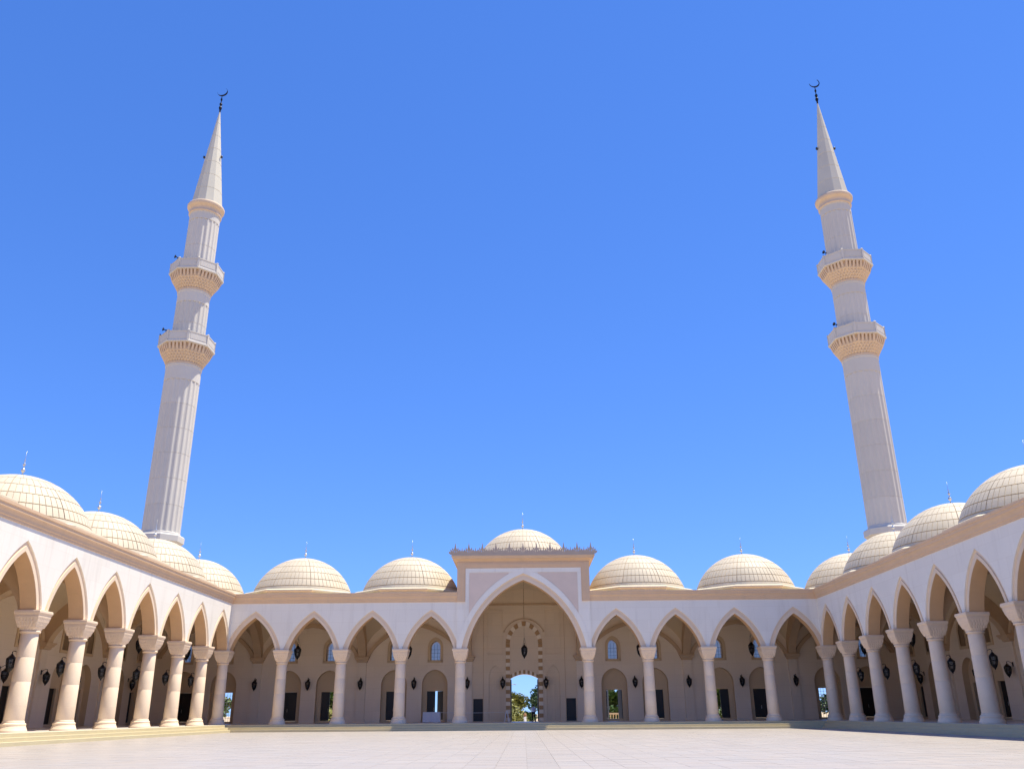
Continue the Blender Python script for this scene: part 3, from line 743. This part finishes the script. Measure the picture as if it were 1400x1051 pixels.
# ================================================================== lanterns in place
ORD = ['first', 'second', 'third', 'fourth', 'fifth', 'sixth', 'seventh', 'eighth']; SD = {-1: 'sunlit wing', 1: 'shaded wing'}
G1 = 'lanterns on the rear wall behind the gate arcade'
for x in [6.4, 12.4, 18.4, 24.35, W, 36.3]:
    for s in (-1, 1):
        pil = x in (6.4, 18.4, W); lantern((s*x, D+(11.27 if pil else 11.47), 3.38), 0, 'black lantern on the %s rear pilaster from the gate, %s side' % (ORD[[6.4, 18.4, W].index(x)], SD[s]) if pil else 'black lantern between niches in the %s bay from the gate, %s side' % (ORD[[12.4, 24.35, 36.3].index(x)], SD[s]), G1)
for s in (-1, 1): lantern((s*2.42, D+11.36, 3.38), 0, 'black wall lantern beside the striped gate jamb, %s side' % SD[s], G1)
lantern((0.03, D+5.9, 6.3), 0.3, 'black lantern hung on a long chain within the tall gate arch', 'hanging lanterns of the halls', 'hang', 9.0, 1.22)
for x in (12.4, 24.35, 36.3):
    for s in (-1, 1): lantern((s*x, D+5.9, 6.35), 0.2, 'black lantern hung under the %s dome from the gate, %s side' % (ORD[[12.4, 24.35, 36.3].index(x)], SD[s]), 'hanging lanterns of the halls', 'hang', 4.7, 1.25)
for s, nm in ((-1, 'sunlit'), (1, 'shaded')):
    for k in range(1, 7): lantern((s*31.15, D-6*k, 3.30), (pi/2 if s > 0 else -pi/2) + (0 if s > 0 else 0) + pi*0, 'black lantern on the %s column of the %s wing counted from the gate arcade' % (ORD[k-1], nm), 'lanterns on the wing columns', 'wall', 0, 0.95)
    for k in range(-1, 8):
        pil = k % 2 == 0
        lantern((s*(30.3+(11.27 if pil else 11.47)), D-6*k, 3.38), -pi/2 if s > 0 else pi/2, 'black lantern on the rear wall of the %s wing, %s' % (nm, 'in the corner bay' if k < 0 else 'opposite the corner column' if k == 0 else 'opposite its %s column' % ORD[k-1]), 'lanterns on the wing walls')
    for k in range(5): lantern((s*36.4, D-6-12*k, 6.35), 0.2, 'black lantern hung under the %s dome of the %s wing from the gate arcade' % (ORD[k], nm), 'hanging lanterns of the halls', 'hang', 4.7, 1.25)

# ================================================================== minarets
def fluted_ring(R, z, n=20, d=0.10, per=8):
    out = []
    for j in range(n):
        for i in range(per):
            t = i/per; a = 2*pi*(j+t)/n
            tt = min(1, max(0, (t-0.12)/0.76)); r = R - d*sin(pi*tt)**0.8 if 0.12 < t < 0.88 else R
            out.append((r*cos(a), r*sin(a), z))
    return out
def course(R0, R1, h):
    mb = MB(); mb.rings([fluted_ring(R0-0.045, 0.0), fluted_ring(R0, 0.035), fluted_ring(R1, h-0.035), fluted_ring(R1-0.045, h)], True, False, False); return mb.mesh('fluted_course', 'minaret')
def octring(ap, z, n=8): q = ap/cos(pi/n); return [(q*cos(pi/n+2*pi*j/n), q*sin(pi/n+2*pi*j/n), z) for j in range(n)]
def corbel_mesh(r0, r1, h):
    """muqarnas-like corbel: scalloped tiers widening from the shaft to the octagonal slab"""
    mb = MB(); n = 160; tiers = 4; rings = []
    def shape(R, blend, sc, ph, z):
        out = []
        for j in range(n):
            a = 2*pi*j/n; b = ((a + pi/8) % (pi/4)) - pi/8; oc = 1/cos(b)*cos(pi/8)**0.35
            r = R*((1-blend) + blend*oc) + (sc*abs(sin(20*a + ph)) - sc*0.5 if sc else 0)
            out.append((r*cos(a), r*sin(a), z))
        return out
    rings.append(shape(r0, 0, 0, 0, 0.0)); rings.append(shape(r0+0.10, 0, 0, 0, 0.05)); rings.append(shape(r0+0.12, 0, 0, 0, 0.22)); rings.append(shape(r0+0.03, 0, 0, 0, 0.30))
    hh = h*0.66
    for k in range(tiers):
        a, b = k/tiers, (k+1)/tiers; z = 0.30 + (hh-0.30)*a; z2 = 0.30 + (hh-0.30)*b; dr = (r1-0.40-r0)
        rings += [shape(r0+0.03+dr*a, a, 0.13, pi/2*(k % 2), z+0.02), shape(r0+0.08+dr*(a+b)/2, a, 0.16, pi/2*(k % 2), (z+z2)/2), shape(r0+0.10+dr*b, b, 0.05, pi/2*(k % 2), z2-0.02), shape(r0+0.06+dr*b, b, 0.0, 0, z2)]
    rings.append(shape(r1-0.36, 1, 0, 0, hh+0.02)); rings.append(shape(r1-0.36, 1, 0, 0, h))
    mb.rings(rings, True, True, True)
    return mb.mesh('minaret_corbel', 'corbel')
def bracket_mesh(h): mb = MB(); mb.rings([[(-0.13, 0, 0), (0.13, 0, 0), (0.13, 0.08, 0), (-0.13, 0.08, 0)], [(-0.13, -0.10, h*.15), (0.13, -0.10, h*.15), (0.13, 0.08, h*.15), (-0.13, 0.08, h*.15)], [(-0.13, -0.30, h*.75), (0.13, -0.30, h*.75), (0.13, 0.08, h*.75), (-0.13, 0.08, h*.75)], [(-0.17, -0.34, h), (0.17, -0.34, h), (0.17, 0.08, h), (-0.17, 0.08, h)]], True, True, True); return mb.mesh('bracket', 'corbel')
def balcony(parent, z, r0, ap, hc, hp):
    b = empty('balcony', (0, 0, z), 0, parent)
    place('corbel', corbel_mesh(r0, ap, hc), b)
    bh = hc*0.34; bm = bracket_mesh(bh)
    side = 2*(ap-0.36)*math.tan(pi/8)
    for j in range(8):
        a = pi/4*j
        for i in range(5):
            t = (i-2)*side/5.0; x, y = (ap-0.36-0.05)*cos(a) - t*sin(a), (ap-0.36-0.05)*sin(a) + t*cos(a)
            place('bracket', bm, b, (x, y, hc-bh), a+pi/2)
    s = MB(); s.rings([octring(q, zz_) for q, zz_ in ((ap-0.30, hc-0.005), (ap+0.02, hc+0.02), (ap+0.06, hc+0.10), (ap+0.06, hc+0.26), (ap-0.02, hc+0.34), (ap-0.25, hc+0.36))], True, True, True); s.build('slab', 'minaret', b)
    wd = 2*(ap-0.10)*math.tan(pi/8)
    p = MB(); p.box(-wd/2+0.11, wd/2-0.11, -0.05, 0.05, 0, hp-0.12)
    p.box(-wd/2+0.30, wd/2-0.30, -0.075, 0.075, 0.22, hp-0.30); p.box(-wd/2+0.05, wd/2-0.05, -0.10, 0.10, hp-0.13, hp); p = p.mesh('parapet_panel', 'minaret')
    q = MB(); q.box(-0.12, 0.12, -0.12, 0.12, 0, hp+0.05); q.rings([[(-.15, -.15, hp+.05), (.15, -.15, hp+.05), (.15, .15, hp+.05), (-.15, .15, hp+.05)], [(-.03, -.03, hp+.20), (.03, -.03, hp+.20), (.03, .03, hp+.20), (-.03, .03, hp+.20)]], True, True, True); q = q.mesh('parapet_post', 'minaret')
    for j in range(8):
        a = pi/4*j; r = ap-0.10; place('parapet_panel', p, b, (r*cos(a), r*sin(a), hc+0.35), a+pi/2)
        a2 = a+pi/8; r2_ = r/cos(pi/8); place('parapet_post', q, b, (r2_*cos(a2), r2_*sin(a2), hc+0.35), a2)
    return b
def minaret(x, y, label):
    m = empty('minaret', (x, y, 0)); tag(m, label, 'minaret', 'twin minarets')
    p = MB(); p.rings([octring(a, z) for a, z in ((3.0, -0.716), (3.0, 14.0), (2.75, 14.3), (2.75, 16.0), (2.30, 17.5), (2.30, 20.4), (2.36, 20.5), (2.40, 20.55), (2.58, 20.7), (2.64, 20.75), (2.64, 21.45), (2.56, 21.52), (2.50, 21.6), (2.32, 21.66))], True, False, True); p.build('pedestal', 'minaret', m)
    q = MB(); q.lathe([(2.31, 21.6), (2.34, 21.68), (2.32, 21.85), (2.26, 21.92)], 40); q.build('foot_ring', 'minaret', m, True)
    def shaft(z0, z1, n, r0, r1):
        h = (z1-z0)/n
        for i in range(n):
            place('fluted_course', course(r0+(r1-r0)*i/n, r0+(r1-r0)*(i+1)/n, h), m, (0, 0, z0+i*h))
    def collar(z0, z1, r):
        c = MB(); c.lathe([(r-0.03, z0), (r, z0+0.03), (r, z1-0.25), (r+0.05, z1-0.22), (r+0.05, z1)], 64); c.build('collar', 'minaret', m, False)
    shaft(21.9, 41.7, 6, 2.28, 2.24); collar(41.7, 43.9, 2.24)
    balcony(m, 43.9, 2.22, 3.32, 2.55, 1.25)
    shaft(46.75, 53.0, 2, 2.14, 2.11); collar(53.0, 54.75, 2.11)
    balcony(m, 54.75, 2.10, 3.28, 2.50, 1.25)
    shaft(57.55, 65.9, 2, 2.08, 2.05); collar(65.9, 67.2, 2.05)
    c = MB(); c.lathe([(r_, z_+1.1) for r_, z_ in ((2.08, 66.0), (2.20, 66.05), (2.24, 66.2), (2.16, 66.3), (2.14, 66.75), (2.28, 66.9), (2.46, 67.05), (2.52, 67.2), (2.54, 67.45), (2.46, 67.6), (2.2, 67.7))], 48); c.build('spire_cornice', 'corbel', m, True)
    n = 7; zb, za = 68.75, 85.7; R0 = 2.10
    for i in range(n):
        t0, t1 = i/n, (i+1)/n; za_, zb_ = zb+(za-zb)*t0, zb+(za-zb)*t1; ra, rb = R0*(1-t0)+0.05, R0*(1-t1)+0.05
        s = MB(); s.lathe([(ra-0.04, za_), (ra, za_+0.05), (rb+0.01, zb_-0.05), (rb-0.03, zb_)], 12, rot=pi/12); s.build('spire_course', 'spire', m)
    f = empty('finial', (0, 0, 85.5), 0, m)
    b = MB(); b.lathe([(0.12, 0.0), (0.11, 0.3), (0.17, 0.5), (0.24, 0.75), (0.17, 1.0), (0.08, 1.1), (0.18, 1.3), (0.22, 1.45), (0.15, 1.62), (0.06, 1.75), (0.06, 2.0), (0.13, 2.2), (0.15, 2.35), (0.08, 2.55), (0.05, 2.7), (0.05, 3.0)], 14); b.build('spindle', 'bronze', f, True)
    cr = MB(); o_, i_ = [], []; R, r, off = 0.78, 0.66, 0.22; dirx, dirz = -0.5, 0.866
    for k in range(25):
        a = math.atan2(-dirz, -dirx) + (-1.98 + 3.96*k/24)
        o_.append((R*cos(a), R*sin(a)))
        # matching point of the inner circle, shifted towards the opening
        wgt = 0.5 + 0.5*cos(pi*(k/12-1)); ri = R - (0.20*wgt + 0.006); i_.append((ri*cos(a), ri*sin(a)))
    archring(cr, i_, o_, -0.06, 0.06); cr.v = [(a, b_, c_+3.74) for a, b_, c_ in cr.v]; cr.build('crescent', 'bronze', f, weld='n')
    return m
MX, MY = 44.8, 105.0
minaret(-MX, MY, 'white fluted minaret rising behind the sunlit wing, lit along one flank')
minaret(MX, MY, 'white fluted minaret rising behind the shaded wing, mostly in shade')

def horn_mesh():
    h = MB(); h.lathe([(0.10, -0.30), (0.12, -0.25), (0.12, -0.05), (0.07, 0.0), (0.09, 0.18), (0.17, 0.34), (0.32, 0.46), (0.34, 0.48), (0.30, 0.47), (0.10, 0.25)], 14)
    h.v = [(x, -z, y) for x, y, z in h.v]; return h.mesh('horn', 'black')
HM = horn_mesh(); SM = MB(); SM.tube([(0, 0, -0.62), (0, 0, -0.10)], 0.035, 6); SM.box(-0.10, 0.10, -0.10, 0.10, -0.65, -0.60); SM = SM.mesh('speaker_stand', 'black')
def horn(loc, rz, label):
    e = empty('horn_loudspeaker', loc, rz); e.scale = (0.72, 0.72, 0.72); place('horn', HM, e); place('stand', SM, e); tag(e, label, 'loudspeaker', 'horn loudspeakers on the balconies')
WH = {-1: ('facing the court', 'facing the court', 'facing away from the court'), 1: ('facing away from the court', 'facing the court', 'facing the court')}
zb1, zb2 = 43.9+2.55+0.35+1.25, 54.75+2.5+0.35+1.25
for sx, spots, nm in ((-1, ((-1.95, -2.52, zb2, 'upper'), (-2.15, -2.37, zb1, 'lower'), (-3.22, -0.6, zb1, 'lower')), 'sunlit'), (1, ((3.18, -0.5, zb2, 'upper'), (-2.95, -1.55, zb2, 'upper'), (-3.05, -1.55, zb1, 'lower')), 'shaded')):
    for i, (dx, dy, z, lv) in enumerate(spots):
        horn((sx*MX+dx, MY+dy, z+0.46), math.atan2(dy, dx)+pi/2, ('black horn loudspeaker on the %s balcony of the %s minaret, ' % (lv, nm)) + WH[sx][i])
def warning_lamp(loc, label):
    e = empty('warning_lamp', loc); b = MB(); b.lathe([(0.06, -0.2), (0.14, -0.16), (0.17, 0.0), (0.14, 0.16), (0.05, 0.22)], 10); b.build('lamp_body', 'black', e, True)
    a = MB(); d = -0.45 if loc[0] > (MX if loc[0] > 0 else -MX) else 0.45
    a.tube([(0, 0, -0.18), (d, 0, -0.22)], 0.03, 5); a.build('arm', 'black', e); tag(e, label, 'lamp', 'warning lamps on the spires')
for sx, nm in ((-1, 'sunlit'), (1, 'shaded')):
    for s in (-1, 1): warning_lamp((sx*MX+s*1.28, MY-0.2, 77.3), 'small dark lamp on the spire of the %s minaret, on its %s flank' % (nm, 'shaded' if s < 0 else 'sunlit'))

# ================================================================== small things in the gate hall
tb = empty('counter_table', (-10.12, 99.75, 0)); tag(tb, 'waist-high table under a white cloth before a half-open door', 'table')
c = MB()
def clothring(k, z):
    out = []
    for j in range(80):
        t = j/80*4; s_ = int(t); f = t-s_; P = [(-0.92, -0.42), (0.92, -0.42), (0.92, 0.42), (-0.92, 0.42)]; a, b = P[s_], P[(s_+1) % 4]
        x, y = a[0]+(b[0]-a[0])*f, a[1]+(b[1]-a[1])*f; w_ = 0.022*k*sin(j*1.7)+0.03*k; L = math.hypot(x, y); out.append((x+x/L*w_, y+y/L*w_, z))
    return out
c.rings([clothring(1.0, 0.03), clothring(0.8, 0.35), clothring(0.4, 0.75), clothring(0.1, 1.02), clothring(0.0, 1.06)], True, False, True); c.build('tablecloth_drape', 'white', tb)
for x in (-0.8, 0.8):
    for y in (-0.32, 0.32): l = MB(); l.box(x-0.03, x+0.03, y-0.03, y+0.03, 0.0, 1.02); l.build('leg', 'bronze', tb)
l = MB(); l.box(-0.01, 0.01, -0.475, -0.455, 0.05, 1.04); l.build('cloth_seam', 'shirt', tb)
af = empty('folding_sign', (-1.98, 101.0, 0)); tag(af, 'white folding floor sign standing beside the open gate', 'sign')
for s in (-1, 1):
    p = MB(); p.rings([[(s*0.24-0.045, -0.35, 0.0), (s*0.24+0.045, -0.35, 0.0), (s*0.24+0.045, 0.35, 0.0), (s*0.24-0.045, 0.35, 0.0)], [(s*0.05-0.045, -0.35, 1.15), (s*0.05+0.045, -0.35, 1.15), (s*0.05+0.045, 0.35, 1.15), (s*0.05-0.045, 0.35, 1.15)]], True, True, True); p.build('board', 'whitepaint', af)
h = MB(); h.tube([(0, -0.36, 1.15), (0, 0.36, 1.15)], 0.03, 8); h.build('hinge', 'silver', af)
rp = MB(); pts = [(-9.18, 99.6, 0.98)]
xs = [-9.18, -2.25]
rp.tube([(xs[0]+(xs[1]-xs[0])*i/14, 99.7+1.25*i/14, 1.0-0.06*sin(pi*i/14)) for i in range(15)], 0.016, 6)
tag(rp.build('barrier_rope', 'whitepaint'), 'thin white rope strung from the cloth-covered table to the folding sign', 'rope')

# person in the gateway, seen from behind, weight on one leg
def skin_mesh(name, verts, edges, radii, mat, sub=2):
    me = bpy.data.meshes.new(name); me.from_pydata(verts, edges, []); o = bpy.data.objects.new(name, me); COL.objects.link(o)
    sk = o.modifiers.new('skin', 'SKIN'); sk.use_smooth_shade = True
    ss = o.modifiers.new('sub', 'SUBSURF'); ss.levels = sub; ss.render_levels = sub
    for v, r in zip(me.skin_vertices[0].data, radii): v.radius = r if isinstance(r, tuple) else (r, r)
    me.skin_vertices[0].data[0].use_root = True
    dg = bpy.context.evaluated_depsgraph_get(); em = bpy.data.meshes.new_from_object(o.evaluated_get(dg)); bpy.data.objects.remove(o)
    em.materials.clear(); em.materials.append(M[mat]); em.name = name; return em
pr = empty('person', (0.98, 102.6, 0), radians(8)); tag(pr, 'person in a pale blue shirt and dark trousers standing in the gateway', 'person')
J = dict(pel=(0, 0, .96), sp=(0, .01, 1.15), ch=(0, .02, 1.34), nk=(0, .02, 1.50), hd=(0, .00, 1.62), ht=(0, .0, 1.71),
  ls=(-.18, .02, 1.42), le=(-.25, .04, 1.14), lw=(-.22, -.10, .92), lh=(-.21, -.14, .84), rs=(.18, .02, 1.42), re=(.26, .03, 1.15), rw=(.20, -.12, 1.00), rh=(.16, -.18, .97),
  lhip=(-.10, 0, .92), lk=(-.12, -.02, .50), la=(-.14, .03, .09), lt=(-.15, -.13, .04), rhip=(.10, 0, .92), rk=(.15, -.04, .50), ra=(.20, .03, .09), rt=(.23, -.12, .04))
k_ = list(J); ix = {n: i for i, n in enumerate(k_)}
ed = [(ix[a], ix[b]) for a, b in (('pel','sp'),('sp','ch'),('ch','nk'),('nk','hd'),('hd','ht'),('ch','ls'),('ls','le'),('le','lw'),('lw','lh'),('ch','rs'),('rs','re'),('re','rw'),('rw','rh'),('pel','lhip'),('lhip','lk'),('lk','la'),('la','lt'),('pel','rhip'),('rhip','rk'),('rk','ra'),('ra','rt'))]
rad = dict(pel=(.14,.10), sp=(.13,.10), ch=(.15,.11), nk=.055, hd=(.075,.095), ht=(.06,.075), ls=.06, le=.042, lw=.03, lh=(.035,.02), rs=.06, re=.042, rw=.03, rh=(.035,.02), lhip=.085, lk=.055, la=.04, lt=.035, rhip=.085, rk=.055, ra=.04, rt=.035)
place('body', skin_mesh('person_body', [J[n] for n in k_], ed, [rad[n] for n in k_], 'skin'), pr)
def sub_skin(name, names, links, rr, mat):
    i2 = {n: i for i, n in enumerate(names)}
    return place(name, skin_mesh('person_'+name, [J[n] if n in J else X[n] for n in names], [(i2[a], i2[b]) for a, b in links], [rr[n] for n in names], mat), pr)
X = dict(hem=(0, .0, .90), ls2=(-.235, .035, 1.20), rs2=(.243, .028, 1.20), lcuff=(-.14, .03, .07), rcuff=(.20, .03, .07))
sub_skin('shirt', ['ch', 'sp', 'hem', 'nk', 'ls', 'ls2', 'rs', 'rs2'], [('ch','sp'),('sp','hem'),('ch','nk'),('ch','ls'),('ls','ls2'),('ch','rs'),('rs','rs2')], dict(ch=(.185,.135), sp=(.17,.13), hem=(.175,.13), nk=.065, ls=.085, ls2=.068, rs=.085, rs2=.068), 'shirt')
sub_skin('trousers', ['pel', 'lhip', 'lk', 'lcuff', 'rhip', 'rk', 'rcuff'], [('pel','lhip'),('lhip','lk'),('lk','lcuff'),('pel','rhip'),('rhip','rk'),('rk','rcuff')], dict(pel=(.165,.125), lhip=.11, lk=.078, lcuff=.065, rhip=.11, rk=.078, rcuff=.065), 'trouser')
for sx, sy, a in ((-.145, -.04, -.08), (.21, -.035, .12)):
    s_ = MB(); s_.rings([[(-.045, -.13, 0), (.045, -.13, 0), (.045, .10, 0), (-.045, .10, 0)], [(-.05, -.14, .03), (.05, -.14, .03), (.05, .10, .03), (-.05, .10, .03)], [(-.04, -.06, .09), (.04, -.06, .09), (.045, .09, .10), (-.045, .09, .10)]], True, True, True); s_.build('shoe', 'black', pr, loc=(sx, sy, 0)).rotation_euler = (0, 0, a)
hr = MB(); hr.rings([[(0.098*cos(2*pi*j/14)*q, .012+0.112*sin(2*pi*j/14)*q, z) for j in range(14)] for q, z in ((.82, 1.60), (1.0, 1.64), (1.02, 1.70), (.85, 1.755), (.45, 1.785), (.1, 1.79))], True, False, True); hr.build('hair', 'hair', pr, True)

# ================================================================== beyond the gate
pa = MB(); pa.box(-4.5, 4.5, 104.0, 175, -0.716, -0.66); struct(pa.build('path', 'floor'))
def crown_mesh(seed, rx, rz, n, mat, size):
    rnd = random.Random(seed); mb = MB(); cl = [(rnd.uniform(-1, 1)*rx*0.6, rnd.uniform(-1, 1)*rx*0.6, rnd.uniform(-0.5, 0.9)*rz*0.7, rnd.uniform(0.35, 0.6)) for _ in range(14)]
    for i in range(n):
        cx, cy, cz, cr = cl[rnd.randrange(14)]
        d = Vector((rnd.gauss(0, 1), rnd.gauss(0, 1), rnd.gauss(0, 1))).normalized()*(rnd.random()**0.4)
        p = Vector((cx+d.x*cr*rx, cy+d.y*cr*rx, cz+d.z*cr*rz)); a = Vector((rnd.gauss(0, 1), rnd.gauss(0, 1), rnd.gauss(0, 1))).normalized(); b = a.orthogonal().normalized(); s_ = size*rnd.uniform(0.6, 1.3)
        mb.quad(*[tuple(q) for q in (p-a*s_, p-b*s_*.45, p+a*s_, p+b*s_*.45)])
    return mb.mesh('tree_crown', mat, False, False)
CROWNS = {k: crown_mesh(i+3, 2.4, 2.2, 2600, k, 0.30) for i, k in enumerate(('leaf', 'leaf_dark', 'leaf_yellow'))}
def tree_trunk(h):
    mb = MB(); mb.tube([(0, 0, -0.05), (0.05, 0.02, h*.4), (0.0, 0.08, h*.75), (0.1, 0.0, h*1.05)], [0.20, 0.15, 0.11, 0.05], 8)
    for a in range(5):
        t = a*1.257; mb.tube([(0.0, 0.05, h*(.55+.07*a)), (0.7*cos(t), 0.7*sin(t), h*(.85+.06*a)), (1.3*cos(t), 1.3*sin(t), h*(1.0+.08*a))], [0.08, 0.05, 0.02], 6)
    return mb.mesh('tree_trunk', 'bark')
TR = tree_trunk(3.0)
def tree(x, y, h, kind, label, sx=1.0):
    e = empty('tree', (x, y, -0.70), random.uniform(0, 6.28)); tag(e, label, 'tree', 'trees beyond the gate')
    t = place('trunk', TR, e); t.scale = (1, 1, h/3.2*0.62)
    c_ = place('crown', CROWNS[kind], e, (0, 0, h*0.64)); c_.scale = (sx, sx, h/5.6)
tree(3.1, 131, 5.0, 'leaf_dark', 'dark green tree beyond the gate opening, beside the path')
tree(-1.9, 150, 4.6, 'leaf_yellow', 'yellow-green bush tree beyond the gate opening')
tree(-3.6, 143, 3.4, 'leaf_yellow', 'low yellow-green tree beyond the gate opening')
tree(13.2, 124, 4.4, 'leaf', 'green tree seen through the wide-open door'); tree(12.0, 131, 7.2, 'leaf', 'taller green tree seen through the wide-open door', 0.6)
tree(-26.6, 117, 4.6, 'leaf', 'leafy green tree seen through the half-open door of the sunlit side', 1.1); tree(-25.2, 120, 4.9, 'leaf', 'leafy green tree close to the half-open door of the sunlit side', 1.1)
tree(26.0, 116, 5.0, 'leaf', 'leafy green tree seen through the half-open door of the shaded side', 1.1); tree(27.6, 118, 5.2, 'leaf_yellow', 'yellow-green tree seen through the half-open door of the shaded side', 1.1)
tree(-40.3, 119, 3.6, 'leaf', 'pale shrubby tree behind the barred opening of the sunlit corner'); tree(40.4, 119, 3.4, 'leaf_dark', 'dark shrubby tree behind the barred opening of the shaded corner')
def bush(x, y, h, kind, label):
    e = empty('bush', (x, y, -0.72), random.uniform(0, 6)); tag(e, label, 'bush', 'bushes beyond the gate'); c_ = place('foliage', CROWNS[kind], e, (0, 0, h*0.42)); c_.scale = (h*0.42, h*0.42, h*0.30)
    t = MB(); [t.tube([(0, 0, 0), (0.15*cos(a), 0.15*sin(a), h*.3), (0.4*cos(a), 0.4*sin(a), h*.6)], [0.05, 0.04, 0.015], 5) for a in (0.3, 2.4, 4.5)]; t.build('stem', 'bark', e)
for x, y, h, k, l in ((-2.4, 128, 1.3, 'leaf_yellow', 'yellow-green bush at the path edge by the lamp post'), (-1.3, 139, 1.7, 'leaf_yellow', 'rounded yellow bush between the lamp post and the white post'), (0.5, 150, 1.8, 'leaf', 'green bush behind the white post'), (3.9, 126, 1.3, 'leaf_dark', 'dark low bush under the dark tree'), (12.6, 121, 2.2, 'leaf', 'green bush behind the cream balustrade'), (11.0, 122, 2.0, 'leaf_dark', 'dark bush behind the cream balustrade'), (-24.4, 113, 2.2, 'leaf_yellow', 'yellowish bush below the leafy trees of the sunlit side'), (25.2, 112, 2.0, 'leaf', 'green bush below the leafy trees of the shaded side')): bush(x, y, h, k, l)
# cream balustrade
bl = empty('balustrade', (11.9, 118.0, -0.72)); tag(bl, 'cream balustrade in sun outside the wide-open door', 'balustrade')
m_ = MB(); m_.box(-4.2, 4.2, -0.15, 0.15, 1.36, 1.56); m_.build('rail', 'cream', bl); m_ = MB(); m_.box(-4.2, 4.2, -0.18, 0.18, 0.0, 0.25); m_.build('plinth', 'cream', bl)
BAL = MB(); BAL.lathe([(0.09, 0.25), (0.09, 0.33), (0.05, 0.40), (0.12, 0.62), (0.11, 0.78), (0.05, 1.05), (0.08, 1.22), (0.09, 1.36)], 10); BAL = BAL.mesh('baluster', 'cream', True)
for i in range(24): place('baluster', BAL, bl, (-4.0+0.348*i, 0, 0))
def lamp_post(x, y, label, h=7.5):
    e = empty('lamp_post', (x, y, -0.72)); tag(e, label, 'lamp post'); p = MB(); p.lathe([(0.16, 0), (0.16, 0.3), (0.10, 0.4), (0.07, h)], 10); p.build('pole', 'whitepaint', e, True)
    a = MB(); a.tube([(0, 0, h), (0.3, 0, h+.35), (0.9, 0, h+.45)], 0.04, 6); a.build('arm', 'whitepaint', e); b = MB(); b.box(0.7, 1.3, -0.12, 0.12, h+.36, h+.44); b.build('lamp_head', 'silver', e)
lamp_post(-2.5, 135, 'white lamp post beside the path beyond the gate', 5.2)
wp = empty('white_post', (0.05, 121, -0.66)); tag(wp, 'short white post with a brown top on the path beyond the gate', 'post')
p = MB(); p.lathe([(0.26, 0), (0.26, 0.1), (0.18, 0.2), (0.16, 1.0), (0.2, 1.1)], 12); p.build('shaft', 'whitepaint', wp, True); p = MB(); p.lathe([(0.14, 1.1), (0.2, 1.25), (0.2, 1.4), (0.1, 1.52)], 12); p.build('cap', 'terracotta', wp, True)
